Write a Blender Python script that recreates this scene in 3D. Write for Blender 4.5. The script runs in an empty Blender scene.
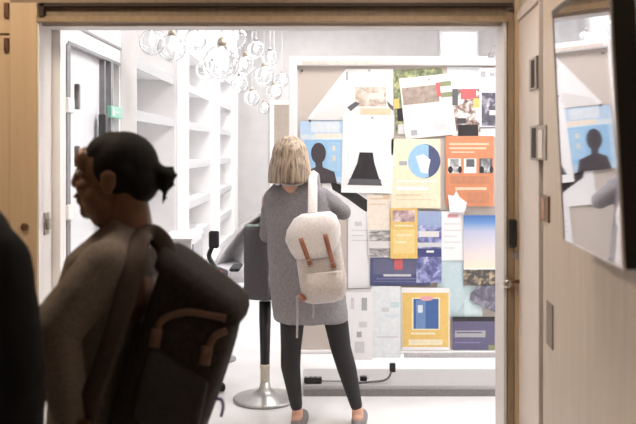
import bpy, bmesh, math, random
from mathutils import Vector, Matrix, Euler
R = math.radians
random.seed(7)
S = bpy.context.scene
COL = S.collection
EYE, F, CX, HY = 1.6, 800.0, 318.0, 150.0

def at(px, py, D):
    """pixel of the 636x424 frame at depth D -> world point"""
    return Vector(((px - CX) / F * D, D, EYE + (HY - py) / F * D))

# ------------------------------------------------------------------ materials
def lin(c):
    return tuple((v / 12.92 if v <= .04045 else ((v + .055) / 1.055) ** 2.4) for v in [x / 255 for x in c])

MATS = {}
def mat(name, rgb, rough=.6, metal=0., bump=0., scale=60., var=.06, stretch=None, spec=.5, emit=0., rgb2=None, **kw):
    """procedural principled material: colour varied by noise, optional bump; rgb in sRGB 0-255"""
    if name in MATS: return MATS[name]
    m = bpy.data.materials.new(name); m.use_nodes = True
    nt = m.node_tree; b = nt.nodes['Principled BSDF']
    c = lin(rgb)
    tc = nt.nodes.new('ShaderNodeTexCoord'); mp = nt.nodes.new('ShaderNodeMapping')
    nt.links.new(tc.outputs['Object'], mp.inputs['Vector'])
    mp.inputs['Scale'].default_value = stretch or (1, 1, 1)
    nz = nt.nodes.new('ShaderNodeTexNoise'); nz.inputs['Scale'].default_value = scale
    nz.inputs['Detail'].default_value = 4
    nt.links.new(mp.outputs['Vector'], nz.inputs['Vector'])
    rp = nt.nodes.new('ShaderNodeValToRGB')
    a = [max(0, x * (1 - var * 2)) for x in c]; d = lin(rgb2) if rgb2 else [min(1, x * (1 + var * 2)) for x in c]
    rp.color_ramp.elements[0].position = .3; rp.color_ramp.elements[1].position = .7
    rp.color_ramp.elements[0].color = (*a, 1); rp.color_ramp.elements[1].color = (*d, 1)
    nt.links.new(nz.outputs['Fac'], rp.inputs['Fac'])
    nt.links.new(rp.outputs['Color'], b.inputs['Base Color'])
    b.inputs['Roughness'].default_value = rough; b.inputs['Metallic'].default_value = metal
    b.inputs['Specular IOR Level'].default_value = spec
    if emit:
        b.inputs['Emission Color'].default_value = (*c, 1); b.inputs['Emission Strength'].default_value = emit
    if bump:
        bp = nt.nodes.new('ShaderNodeBump'); bp.inputs['Strength'].default_value = bump
        bp.inputs['Distance'].default_value = .002
        nt.links.new(nz.outputs['Fac'], bp.inputs['Height']); nt.links.new(bp.outputs['Normal'], b.inputs['Normal'])
    for k, v in kw.items(): b.inputs[k.replace('_', ' ')].default_value = v
    MATS[name] = m
    return m

def photo(name, cols, scale=9., stretch=(1, 1, 1)):
    """a printed photograph: blotches of several colours"""
    if name in MATS: return MATS[name]
    m = bpy.data.materials.new(name); m.use_nodes = True
    nt = m.node_tree; b = nt.nodes['Principled BSDF']
    tc = nt.nodes.new('ShaderNodeTexCoord'); mp = nt.nodes.new('ShaderNodeMapping')
    mp.inputs['Scale'].default_value = stretch
    nt.links.new(tc.outputs['Object'], mp.inputs['Vector'])
    nz = nt.nodes.new('ShaderNodeTexNoise'); nz.inputs['Scale'].default_value = scale
    nz.inputs['Detail'].default_value = 3; nz.inputs['Distortion'].default_value = .6
    nt.links.new(mp.outputs['Vector'], nz.inputs['Vector'])
    rp = nt.nodes.new('ShaderNodeValToRGB'); cr = rp.color_ramp
    n = len(cols); cols = [tuple(v * .84 + 40 for v in c) for c in cols]
    for i, c in enumerate(cols):
        p = .3 + .4 * i / max(1, n - 1)
        e = cr.elements[i] if i < 2 else cr.elements.new(p)
        e.position = p
    for e, c in zip(cr.elements, cols): e.color = (*lin(c), 1)
    nt.links.new(nz.outputs['Fac'], rp.inputs['Fac']); nt.links.new(rp.outputs['Color'], b.inputs['Base Color'])
    b.inputs['Roughness'].default_value = .45
    MATS[name] = m
    return m

def sky_print(name, cols):
    """a printed picture of graded bands from its bottom to its top edge (object Z)"""
    if name in MATS: return MATS[name]
    m = bpy.data.materials.new(name); m.use_nodes = True
    nt = m.node_tree; b = nt.nodes['Principled BSDF']
    tc = nt.nodes.new('ShaderNodeTexCoord'); sp = nt.nodes.new('ShaderNodeSeparateXYZ')
    nt.links.new(tc.outputs['Generated'], sp.inputs[0])
    rp = nt.nodes.new('ShaderNodeValToRGB'); cr = rp.color_ramp
    for i, (p, c) in enumerate(cols):
        e = cr.elements[i] if i < 2 else cr.elements.new(p)
        e.position = p; 
    for e, (p, c) in zip(cr.elements, cols): e.color = (*lin(c), 1)
    nt.links.new(sp.outputs['Z'], rp.inputs['Fac']); nt.links.new(rp.outputs['Color'], b.inputs['Base Color'])
    b.inputs['Roughness'].default_value = .4
    MATS[name] = m
    return m

WHITE = mat('white_paint', (244, 243, 243), .5, var=.01, scale=8)
SHELFW = mat('white_lacquer', (245, 244, 245), .35, var=.01, scale=5)
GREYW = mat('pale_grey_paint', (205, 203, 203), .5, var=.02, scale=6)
FLOORW = mat('pale_poured_floor', (226, 225, 226), .22, var=.02, scale=4)
BEECH = mat('beech_veneer', (192, 170, 140), .45, var=.025, scale=5, stretch=(9, 9, .6), bump=.05)
BEECHP = mat('pale_beech_veneer', (205, 192, 176), .45, var=.035, scale=5, stretch=(9, 9, .6), bump=.05)
FRAMEB = mat('brown_frame_wood', (126, 110, 93), .5, var=.06, scale=6, stretch=(9, 9, .7))
FRAMED = mat('dark_frame_wood', (112, 92, 70), .5, var=.06, scale=6, stretch=(9, 9, .7))
DARKG = mat('dark_gap', (48, 38, 30), .8, var=.05)
LEAFW = mat('cream_door_paint', (226, 216, 208), .45, var=.012, scale=6)
ALU = mat('brushed_aluminium', (168, 168, 172), .35, .85, scale=40)
STEEL = mat('satin_steel', (175, 168, 160), .3, .9, scale=40)
BRONZE = mat('bronze_metal', (120, 92, 72), .4, .7, scale=40)
BLACKP = mat('black_plastic', (22, 21, 22), .4, var=.05)
GREYM = mat('grey_metal', (150, 150, 154), .45, .3, scale=30)
BOARDF = mat('board_fabric', (204, 194, 186), .85, var=.03, scale=160, bump=.3)
PAPER = mat('white_paper', (240, 239, 241), .6, var=.008, scale=6)
PAPER2 = mat('off_white_paper', (228, 225, 223), .6, var=.012, scale=6)

# ------------------------------------------------------------------ mesh tools
def put(name, bm, mats, parent=None, smooth=False, bevel=0., seg=2, loc=None):
    me = bpy.data.meshes.new(name)
    bmesh.ops.recalc_face_normals(bm, faces=bm.faces)
    bm.to_mesh(me); bm.free()
    for m in (mats if isinstance(mats, (list, tuple)) else [mats]): me.materials.append(m)
    if smooth:
        for p in me.polygons: p.use_smooth = True
    o = bpy.data.objects.new(name, me); COL.objects.link(o)
    if bevel:
        md = o.modifiers.new('bevel', 'BEVEL'); md.width = bevel; md.segments = seg; md.limit_method = 'ANGLE'
        md.angle_limit = R(40)
    if parent is not None:
        o.parent = parent
        o.matrix_parent_inverse = Matrix.Identity(4)
        o.location = -Vector(parent['_loc']) if '_loc' in parent else (0, 0, 0)
        if '_rot' in parent:
            pass
    if loc is not None: o.location = loc
    return o

def thing(name, label, cat, loc=(0, 0, 0), group=None):
    o = bpy.data.objects.new(name, None); COL.objects.link(o)
    o.empty_display_size = .1
    o.location = loc; o['_loc'] = tuple(loc)
    o['label'] = label; o['category'] = cat
    if group: o['group'] = group
    return o

def tag(o, label, cat, group=None):
    o['label'] = label; o['category'] = cat
    if group: o['group'] = group
    return o

def struct(o):
    o['kind'] = 'structure'; return o

def box(bm, lo, hi, mi=0, M=None):
    lo, hi = Vector(lo), Vector(hi)
    vs = [bm.verts.new(((hi.x if i & 1 else lo.x), (hi.y if i & 2 else lo.y), (hi.z if i & 4 else lo.z))) for i in range(8)]
    if M is not None:
        for v in vs: v.co = M @ v.co
    for f in ((0, 1, 3, 2), (4, 6, 7, 5), (0, 4, 5, 1), (2, 3, 7, 6), (0, 2, 6, 4), (1, 5, 7, 3)):
        fc = bm.faces.new([vs[i] for i in f]); fc.material_index = mi
    return vs

def bx(*boxes, M=None):
    bm = bmesh.new()
    for b in boxes: box(bm, b[0], b[1], b[2] if len(b) > 2 else 0, M)
    return bm

def frame_of(d):
    d = Vector(d).normalized()
    a = Vector((0, 0, 1)) if abs(d.z) < .9 else Vector((1, 0, 0))
    u = d.cross(a).normalized(); return u, d.cross(u).normalized(), d

def lathe(bm, prof, n=28, M=None, mi=0, cap=True):
    rings = []
    for r, z in prof:
        rings.append([bm.verts.new((r * math.cos(2 * math.pi * k / n), r * math.sin(2 * math.pi * k / n), z)) for k in range(n)])
    if M is not None:
        for rg in rings:
            for v in rg: v.co = M @ v.co
    for a, b in zip(rings, rings[1:]):
        for k in range(n):
            f = bm.faces.new((a[k], a[(k + 1) % n], b[(k + 1) % n], b[k])); f.material_index = mi
    if cap:
        for rg in (rings[0], rings[-1]):
            f = bm.faces.new(rg); f.material_index = mi
    return bm

def tube(bm, pts, rad, n=10, mi=0, flat=1., up=None):
    """tube along points; rad a number or one per point; flat squashes it along 'up'"""
    pts = [Vector(p) for p in pts]
    rings = []
    for i, p in enumerate(pts):
        t = (pts[min(i + 1, len(pts) - 1)] - pts[max(i - 1, 0)]).normalized()
        if up is not None:
            w = (Vector(up) - t * Vector(up).dot(t)).normalized(); u = t.cross(w).normalized()
        else:
            u, w, _ = frame_of(t)
        r = rad[i] if isinstance(rad, (list, tuple)) else rad
        rings.append([bm.verts.new(p + u * (r * math.cos(2 * math.pi * k / n)) + w * (r * flat * math.sin(2 * math.pi * k / n))) for k in range(n)])
    for a, b in zip(rings, rings[1:]):
        for k in range(n):
            f = bm.faces.new((a[k], a[(k + 1) % n], b[(k + 1) % n], b[k])); f.material_index = mi
    for rg in (rings[0], rings[-1]):
        f = bm.faces.new(rg); f.material_index = mi
    return bm

def curve_pts(pts, n=24):
    """Catmull-Rom through points"""
    P = [Vector(p) for p in pts]; P = [2 * P[0] - P[1]] + P + [2 * P[-1] - P[-2]]
    out = []
    for i in range(1, len(P) - 2):
        a, b, c, d = P[i - 1:i + 3]
        for k in range(n):
            t = k / n
            out.append(.5 * ((2 * b) + (c - a) * t + (2 * a - 5 * b + 4 * c - d) * t * t + (3 * b - a - 3 * c + d) * t ** 3))
    out.append(P[-2]); return out

def loft(bm, rings, n=32, M=None, mi=0):
    """rings: (centre, u-axis, v-axis, ru, rv, exponent) - closed superellipse loft"""
    rs = []
    for c, u, v, ru, rv, e in rings:
        c, u, v = Vector(c), Vector(u), Vector(v)
        rg = []
        for k in range(n):
            a = 2 * math.pi * k / n; ca, sa = math.cos(a), math.sin(a)
            x = math.copysign(abs(ca) ** (2 / e), ca) * ru; y = math.copysign(abs(sa) ** (2 / e), sa) * rv
            rg.append(bm.verts.new(c + u * x + v * y))
        rs.append(rg)
    for a, b in zip(rs, rs[1:]):
        for k in range(n):
            f = bm.faces.new((a[k], a[(k + 1) % n], b[(k + 1) % n], b[k])); f.material_index = mi
    for rg in (rs[0], rs[-1]):
        f = bm.faces.new(rg); f.material_index = mi
    return bm

def capsule(bm, p0, r0, p1, r1, n=18, k=5):
    p0, p1 = Vector(p0), Vector(p1)
    u, w, d = frame_of(p1 - p0)
    L = (p1 - p0).length; rings = []
    prof = []
    for i in range(1, k + 1):
        a = math.pi / 2 * i / k; prof.append((-r0 * math.cos(a), r0 * math.sin(a)))
    for i in range(0, k):
        a = math.pi / 2 * i / k; prof.append((L + r1 * math.sin(a), r1 * math.cos(a)))
    for t, r in prof:
        rings.append([bm.verts.new(p0 + d * t + u * (r * math.cos(2 * math.pi * j / n)) + w * (r * math.sin(2 * math.pi * j / n))) for j in range(n)])
    for a, b in zip(rings, rings[1:]):
        for j in range(n): bm.faces.new((a[j], a[(j + 1) % n], b[(j + 1) % n], b[j]))
    bm.faces.new(rings[0]); bm.faces.new(rings[-1])

def ellipsoid(bm, c, r, rot=(0, 0, 0)):
    M = Matrix.Translation(Vector(c)) @ Euler(rot).to_matrix().to_4x4() @ Matrix.Diagonal((*r, 1))
    bmesh.ops.create_uvsphere(bm, u_segments=20, v_segments=14, radius=1, matrix=M)

def blob(name, fill, m, parent, voxel=.008, smooth=4, fac=.6, wr=0.):
    """a continuous surface: overlapping closed shapes fused by a voxel remesh and smoothed"""
    bm = bmesh.new(); fill(bm)
    bmesh.ops.recalc_face_normals(bm, faces=bm.faces)
    me = bpy.data.meshes.new(name + '_raw'); bm.to_mesh(me); bm.free()
    t = bpy.data.objects.new(name + '_raw', me); COL.objects.link(t)
    r = t.modifiers.new('r', 'REMESH'); r.mode = 'VOXEL'; r.voxel_size = voxel
    if smooth:
        s = t.modifiers.new('s', 'SMOOTH'); s.iterations = smooth; s.factor = fac
    if wr:
        tx = bpy.data.textures.new(name + '_folds', 'CLOUDS'); tx.noise_scale = .09
        d = t.modifiers.new('d', 'DISPLACE'); d.texture = tx; d.strength = wr; d.mid_level = .5; d.texture_coords = 'LOCAL'
    dg = bpy.context.evaluated_depsgraph_get(); dg.update()
    nm = bpy.data.meshes.new_from_object(t.evaluated_get(dg))
    bpy.data.objects.remove(t); bpy.data.meshes.remove(me)
    nm.name = name
    nm.materials.clear(); nm.materials.append(m)
    for p in nm.polygons: p.use_smooth = True
    o = bpy.data.objects.new(name, nm); COL.objects.link(o)
    o.parent = parent; o.location = -Vector(parent['_loc'])
    return o

# ------------------------------------------------------------------ camera and colour
cam = bpy.data.cameras.new('camera'); co = bpy.data.objects.new('camera', cam); COL.objects.link(co)
co.location = (0, 0, EYE); co.rotation_euler = (R(90), 0, 0)
cam.sensor_width = 36; cam.lens = F / 636 * 36
cam.shift_y = -(212 - HY) / 636
cam.clip_start = .05
cam.dof.use_dof = True; cam.dof.focus_distance = 4.9; cam.dof.aperture_fstop = 3.5
S.camera = co
S.view_settings.view_transform = 'Standard'; S.view_settings.look = 'None'
S.view_settings.exposure = 0; S.view_settings.gamma = 1; S.view_settings.use_curve_mapping = False
S.cycles.use_denoising = True
S.cycles.max_bounces = 10; S.cycles.transmission_bounces = 12; S.cycles.caustics_refractive = False; S.cycles.caustics_reflective = False
w = bpy.data.worlds.new('world'); S.world = w; w.use_nodes = True
w.node_tree.nodes['Background'].inputs[0].default_value = (.8, .85, 1, 1); w.node_tree.nodes['Background'].inputs[1].default_value = .3

# ------------------------------------------------------------------ the setting: bright room beyond the doorway
DW = 3.4                                   # depth of the doorway
XL, XR = -1.145, 3.4                       # room's left wall front, right wall
RB, RH = 12.0, 3.6
OL, OR, OT = (38 - CX) / F * DW, (499.5 - CX) / F * (DW + .13), EYE + (HY - 22) / F * DW   # opening
struct(put('floor', bx(((-3.2, -3.2, -.1), (3.6, RB + .2, 0))), FLOORW))
struct(put('ceiling_room', bx(((-2., DW + .16, RH), (3.6, RB + .2, RH + .1))), WHITE))
struct(put('wall_back', bx(((-2., RB, 0), (3.6, RB + .15, RH))), GREYW))
struct(put('wall_right', bx(((XR, DW + .16, 0), (XR + .15, RB, RH))), WHITE))
struct(put('wall_left', bx(((-1.75, DW + .16, 0), (-1.6, RB, RH))), WHITE))
# piers of the left wall between the shelf bays
PIERS = [(4.65, 5.06), (6.54, 7.1), (8.75, 9.35), (10.9, 11.45)]
for i, (a, b) in enumerate(PIERS):
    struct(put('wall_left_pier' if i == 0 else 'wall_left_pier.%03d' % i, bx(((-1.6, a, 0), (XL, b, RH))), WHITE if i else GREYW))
struct(put('wall_left_header', bx(((-1.6, 3.56, 2.19), (XL - .001, 4.65, RH))), WHITE))
struct(put('wall_left_pier.010', bx(((-1.6, 3.56, 0), (XL - .001, 3.60, 2.19))), WHITE))
# bright window far back and brown door far back
wn = struct(put('window_1', bx(((1.86, RB - .03, 2.35), (2.36, RB, RH - .25))), mat('daylit_glass', (245, 248, 255), .2, emit=1.3)))
put('window_frame', bx(((1.82, RB - .04, 2.31), (1.86, RB, RH - .21)), ((2.36, RB - .04, 2.31), (2.40, RB, RH - .21)),
                       ((1.86, RB - .04, 2.31), (2.36, RB, 2.35)), ((1.86, RB - .04, RH - .25), (2.36, RB, RH - .21))), WHITE, wn)
d3 = struct(put('door_3', bx(((-.66, RB - .04, 0), (.26, RB, 2.28))), mat('grey_brown_door', (168, 156, 144), .5)))
put('door_frame', bx(((-.72, RB - .05, 0), (-.66, RB, 2.34)), ((.26, RB - .05, 0), (.32, RB, 2.34)), ((-.66, RB - .05, 2.28), (.26, RB, 2.34))), WHITE, d3)

# sliding glazed door in the left wall, first bay
d1 = struct(put('door_1', bx(((XL - .05, 3.72, .02), (XL - .03, 4.60, 2.10))), mat('frosted_glass', (236, 238, 244), .3, var=.01)))
put('door_frame', bx(((XL - .06, 3.60, 2.10), (XL + .0, 4.64, 2.19)), ((XL - .06, 3.60, 0), (XL, 3.66, 2.10)), ((XL - .06, 4.60, 0), (XL, 4.64, 2.10))), SHELFW, d1)
put('door_rail', bx(((XL - .03, 3.66, 2.085), (XL + .006, 4.62, 2.10)), ((XL, 3.60, 2.178), (XL + .008, 4.64, 2.19))), GREYM, d1)
put('door_stile', bx(((XL - .03, 3.635, 0), (XL + .006, 3.685, 2.085)), ((XL - .03, 4.41, 0), (XL + .004, 4.46, 2.085)), ((XL - .03, 4.30, 0), (XL - .002, 4.32, 2.085))), GREYM, d1)
put('lock_case', bx(((XL - .01, 3.63, 1.77), (XL + .015, 3.72, 1.84)), ((XL - .01, 3.63, 1.28), (XL + .015, 3.70, 1.35))), SHELFW, d1, bevel=.006)
put('door_handle', bx(((XL + .005, 3.735, 1.79), (XL + .03, 3.76, 1.91)), ((XL + .005, 3.735, 1.52), (XL + .03, 3.76, 1.62))), GREYM, d1, bevel=.006)
put('pull_bar', bx(((XL - .01, 4.20, 1.2), (XL + .03, 4.26, 1.79))), mat('dark_grey_plastic', (74, 74, 78), .4), d1, bevel=.008)
# exit sign
es = thing('exit_sign', 'small green and white exit sign beside the glazed sliding door', 'sign', at(111, 118, 4.5))
put('sign_box', bx(((XL - .005, 4.36, 1.778), (XL + .02, 4.60, 1.842))), mat('sign_green', (136, 194, 172), .4, emit=.25), es, bevel=.004)
m_ = bmesh.new()
box(m_, (XL + .0195, 4.385, 1.79), (XL + .0215, 4.43, 1.83))
box(m_, (XL + .0195, 4.45, 1.806), (XL + .0215, 4.52, 1.814))
box(m_, (XL + .0195, 4.51, 1.796), (XL + .0215, 4.525, 1.824))
put('sign_symbol', m_, mat('sign_white', (232, 240, 236), .4), es)

# shelf bays: each a unit with its back panel, sides and boards
def shelf_unit(a, b, zs, label):
    t = thing('shelf_unit', label, 'shelves', (XL - .2, (a + b) / 2, 0), 'white built-in shelf units along the left wall')
    put('back_panel', bx(((-1.585, a + .01, .02), (-1.57, b - .01, 2.6))), SHELFW, t)
    for y in (a + .005, b - .03):
        put('side_panel', bx(((-1.585, y, 0), (XL - .02, y + .025, 2.6))), SHELFW, t)
    for z in zs:
        put('shelf_board', bx(((-1.57, a + .03, z - .028), (XL - .04, b - .03, z))), SHELFW, t, bevel=.003)
        put('shelf_lip', bx(((XL - .04, a + .03, z - .07), (XL - .03, b - .03, z))), GREYM if False else mat('pale_grey_edge', (196, 197, 200), .5, var=.02), t)
zs = (.45, .8, 1.13, 1.5, 1.86, 2.2, 2.55)
shelf_unit(5.06, 6.54, (.45, .8, 1.4, 1.86, 2.2), 'white built-in shelf unit just behind the dark-haired woman')
shelf_unit(7.1, 8.75, zs, 'second white built-in shelf unit, between the second and third piers')
shelf_unit(9.35, 10.9, zs, 'furthest white built-in shelf unit, left of the blonde woman')

# ceiling panels added above the frame to make the room overbright
for k, (x, y) in enumerate(((.65, 4.1), (1.9, 5.4), (-.2, 7.4), (1.9, 8.6), (-.2, 10.2))):
    t = thing('added_ceiling_light', ('added square ceiling light panel above the notice board', 'added square ceiling light panel right of the notice board', 'added square ceiling light panel over the shelf bays',
              'added square ceiling light panel deep in the right of the room', 'added square ceiling light panel nearest the back wall')[k], 'ceiling light', (x, y, RH), 'added room light panels')
    put('frame', bx(((x - .62, y - .62, RH - .04), (x + .62, y - .58, RH)), ((x - .62, y + .58, RH - .04), (x + .62, y + .62, RH)),
                    ((x - .62, y - .58, RH - .04), (x - .58, y + .58, RH)), ((x + .58, y - .58, RH - .04), (x + .62, y + .58, RH))), WHITE, t)
    put('diffuser', bx(((x - .58, y - .58, RH - .02), (x + .58, y + .58, RH - .01))), mat('lit_diffuser_front', (255, 252, 250), .5, var=0, emit=15.5) if k == 0 else mat('lit_diffuser', (255, 252, 250), .5, var=0, emit=13.), t)  # front panel set stronger to brighten the board

# ------------------------------------------------------------------ the setting: dim corridor on this side
def wx(y, W=.56): return W + .085 * y      # right corridor wall plane
struct(put('wall_front_left', bx(((-3.2, DW, 0), (at(10, 0, DW).x, DW + .15, 3.7))), BEECH))
sp = struct(put('door_4', bx(((at(10.6, 0, DW).x, DW - .01, 0), (OL, DW + .035, EYE + 147 / F * DW))), BEECH, bevel=.003))
put('lock_cylinder', lathe(bmesh.new(), [(.017, 0), (.017, .006), (.012, .012), (.012, .014)], 20, Matrix.Translation(at(25, 227, DW - .01)) @ Matrix.Rotation(R(90), 4, 'X')), BRONZE, sp, smooth=False)
put('hinge', bx(((at(4.6, 0, DW).x, DW - .012, at(0, 18, DW).z), (at(9.5, 0, DW).x, DW, at(0, 3, DW).z)),
               ((at(4.6, 0, DW).x, DW - .012, at(0, 52, DW).z), (at(9.5, 0, DW).x, DW, at(0, 38, DW).z))), BRONZE, sp, bevel=.002)
struct(put('trim_1', bx(((at(0, 0, DW).x, DW - .008, at(0, 34, DW).z), (at(9.6, 0, DW).x, DW, at(0, 33, DW).z))), FRAMED))
# lintel in three steps
zb = OT
struct(put('wall_front_above', bx(((at(10, 0, DW).x, DW, at(0, 4, DW).z), (1.6, DW + .15, 3.7))), FRAMEB))
struct(put('wall_front_right', bx(((wx(DW) + .05, DW + .15, 0), (3.6, DW + .25, 3.7))), WHITE))
struct(put('trim_2', bx(((OL, DW - .02, zb), (OR, DW + .14, zb + .022))), MATS.get('mid_frame_wood') or mat('mid_frame_wood', (146, 126, 100), .5, var=.06, scale=6, stretch=(9, 9, .7))))
struct(put('trim_3', bx(((OL + .001, DW - .004, zb + .022), (OR, DW + .14, at(0, 7.5, DW).z))), FRAMEB))
struct(put('trim_4', bx(((OL + .02, DW - .03, at(0, 7.4, DW).z), (OR + .02, DW + .0, at(0, 4, DW).z))), DARKG))
struct(put('trim_5', bx(((OL + .012, DW - .03, zb + .022), (OL + .034, DW, at(0, 4, DW).z)), ), DARKG))
# white lining of the opening
struct(put('trim_6', bx(((OL - .004, DW - .006, 0), (OL + .006, DW + .04, zb)), ((OL - .03, DW + .036, 0), (OL + .006, DW + .16, zb + .02)), ((OL, DW + .04, zb - .012), (OR, DW + .16, zb)), ((OR - .012, DW + .0, 0), (OR + .004, DW + .16, zb))), mat('white_lining', (222, 219, 218), .5, var=.01)))
dl = thing('door_strike', 'bright steel latch plate on the white left door lining', 'latch', at(42, 222, DW + .1))
put('plate', bx(((OL + .006, DW + .05, 1.6 - 84 / F * 3.5), (OL + .012, DW + .11, 1.6 - 62 / F * 3.5))), STEEL, dl, bevel=.002)
put('bolt', bx(((OL + .008, DW + .065, 1.6 - 79 / F * 3.5), (OL + .026, DW + .095, 1.6 - 68 / F * 3.5))), STEEL, dl, bevel=.003)
# right jamb
jr = struct(put('trim_7', bx(((OR, DW, 0), (OR + .032, DW + .16, zb + .05))), mat('mid_frame_wood', (146, 126, 100), .5, var=.06, scale=6, stretch=(9, 9, .7))))
struct(put('trim_8', bx(((OR + .032, DW + .012, 0), (at(514.5, 0, DW).x, DW + .16, zb + .05))), FRAMED))
struct(put('trim_9', bx(((at(514.5, 0, DW).x, DW - .004, 0), (wx(DW) + .05, DW + .16, 2.9))), BEECH))
lk = thing('door_lock', 'black card reader and round steel lever knob on brown right jamb', 'lock', at(510, 260, DW))
put('card_reader', bx((at(508.5, 247, DW) - Vector((0, .02, 0)), at(516, 219, DW) + Vector((0, .014, 0)))), BLACKP, lk, bevel=.006)
put('key_plate', bx((at(513, 258.5, DW) - Vector((0, .008, 0)), at(518, 252, DW) + Vector((0, .014, 0)))), ALU, lk, bevel=.002)
put('knob', lathe(bmesh.new(), [(.012, -.014), (.012, .01), (.017, .014), (.019, .024), (.015, .034), (.006, .037)], 22, Matrix.Translation(at(506.5, 283, DW)) @ Matrix.Rotation(R(90), 4, 'X')), STEEL, lk, smooth=True)
put('lever', tube(bmesh.new(), [at(508, 282, DW - .02), at(513, 281.5, DW - .02), at(519, 281.5, DW - .02)], .009), BRONZE, lk, smooth=True)

# right corridor wall: white leaf, gap, pale beech panels; local frame U along the wall (away from camera), N out into the corridor
U = Vector((.085, 1, 0)).normalized(); N = Vector((-1, .085, 0)).normalized(); Z = Vector((0, 0, 1))
def wall_M(y0, off=0.):
    """matrix: local x = out of wall, y = along the wall going away, z up; origin on the wall at depth y0"""
    o = Vector((wx(y0), y0, 0)) + N * off
    return Matrix(((N.x, U.x, 0, o.x), (N.y, U.y, 0, o.y), (0, 0, 1, 0), (0, 0, 0, 1)))
def ypx(px, W=.56): return W / ((px - CX) / F - .085)
LTOP = OT
struct(put('wall_corridor_right', bx(((-.12, -3.2, 0), (-.03, 3.55, 2.9)), M=wall_M(0)), DARKG))
struct(put('wall_corridor_right_panel', bx(((-.03, -3.2, 0), (0, ypx(542.5), 2.9)), M=wall_M(0)), BEECHP, bevel=.003))
d2 = struct(put('door_2', bx(((-.03, ypx(537), 0), (-.004, 3.42, LTOP)), M=wall_M(0)), LEAFW, bevel=.003))
struct(put('trim_10', bx(((-.03, ypx(536.5), LTOP + .004), (.004, 3.42, LTOP + .045)), M=wall_M(0)), LEAFW, bevel=.002))
struct(put('wall_corridor_right_header', bx(((-.03, ypx(537), LTOP + .048), (-.002, 3.42, 2.9)), M=wall_M(0)), BEECHP))
def zpx(py, y): return EYE + (HY - py) / F * y
def hinge(px0, py0, px1, py1, m, out=.006, name='hinge'):
    ya, yb = ypx(px1), ypx(px0); ym = (ya + yb) / 2
    return bx(((-.003, ya, zpx(py1, ym)), (out, yb, zpx(py0, ym))), M=wall_M(0))
put('hinge', hinge(530, 58, 537, 90, STEEL), mat('hinge_steel', (168, 156, 142), .4, .6), d2, bevel=.002)
put('hinge_slot', hinge(532.2, 60.5, 535.6, 88, DARKG, .0075), DARKG, d2)
put('hinge', hinge(531, 125.5, 538.2, 160, STEEL), MATS['hinge_steel'], d2, bevel=.002)
put('hinge_slot', hinge(532.8, 128, 537, 158, DARKG, .0075), DARKG, d2)
hp = put('hinge_plate', hinge(538.5, 125.5, 546.5, 160, STEEL, .006), MATS['hinge_steel'], d2, bevel=.002)
put('hinge_cover', hinge(539.5, 130, 544, 158, STEEL, .009), LEAFW, d2, bevel=.002)
put('latch_plate', hinge(542, 195.5, 549.5, 221, BRONZE, .007), BRONZE, d2, bevel=.002)
put('latch_insert', hinge(543.2, 198, 546, 219, BRONZE, .009), mat('copper', (188, 140, 104), .4, .4), d2, bevel=.001)
put('edge_pull', hinge(547, 302, 553, 346, STEEL, .005), mat('dull_steel', (140, 126, 114), .45, .5), d2, bevel=.002)

# corridor shell (out of the frame)
struct(put('wall_corridor_left', bx(((-3.3, -3.2, 0), (-3.2, DW, 2.9))), BEECH))
struct(put('wall_corridor_back', bx(((-3.2, -3.3, 0), (1.2, -3.2, 2.9))), BEECH))
struct(put('ceiling_corridor', bx(((-3.3, -3.3, 2.9), (1.6, DW + .15, 3.0))), mat('corridor_ceiling_paint', (150, 140, 130), .7)))
t = thing('added_ceiling_light', 'added round corridor light, out of view just before the doorway', 'ceiling light', (-1.3, 2.45, 2.9))  # added unseen lamp: lights jambs and left panel, keeps near people dark
put('bezel', lathe(bmesh.new(), [(.25, 0), (.25, -.012), (.29, -.012), (.29, 0)], 32, Matrix.Translation((-1.3, 2.45, 2.9)), cap=False), WHITE, t)
put('diffuser', lathe(bmesh.new(), [(.245, -.008), (.245, -.002)], 32, Matrix.Translation((-1.3, 2.45, 2.9))), mat('warm_diffuser', (255, 230, 202), .5, var=0, emit=44.), t)
t = thing('added_ceiling_light', 'added round fill light behind the camera', 'ceiling light', (-1.2, -.6, 2.9))  # added unseen fill lamp for the near people
put('bezel', lathe(bmesh.new(), [(.25, 0), (.25, -.012), (.29, -.012), (.29, 0)], 32, Matrix.Translation((-1.2, -.6, 2.9)), cap=False), WHITE, t)
put('diffuser', lathe(bmesh.new(), [(.245, -.008), (.245, -.002)], 32, Matrix.Translation((-1.2, -.6, 2.9))), mat('dim_warm_diffuser', (255, 232, 208), .5, var=0, emit=17.), t)
t = thing('added_wall_light', 'added slim linear light brightening the right corridor wall', 'ceiling light', (.3, 2.4, 2.9))  # added unseen lamp that evens out the light on the right wall
put('housing', bx(((.22, 1.78, 2.86), (.24, 3.12, 2.9)), ((.36, 1.78, 2.86), (.38, 3.12, 2.9)), ((.24, 1.78, 2.86), (.36, 1.8, 2.9)), ((.24, 3.1, 2.86), (.36, 3.12, 2.9))), WHITE, t)
put('diffuser', bx(((.24, 1.8, 2.875), (.36, 3.1, 2.885))), mat('linear_diffuser', (255, 240, 226), .5, var=0, emit=33.), t)

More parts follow.
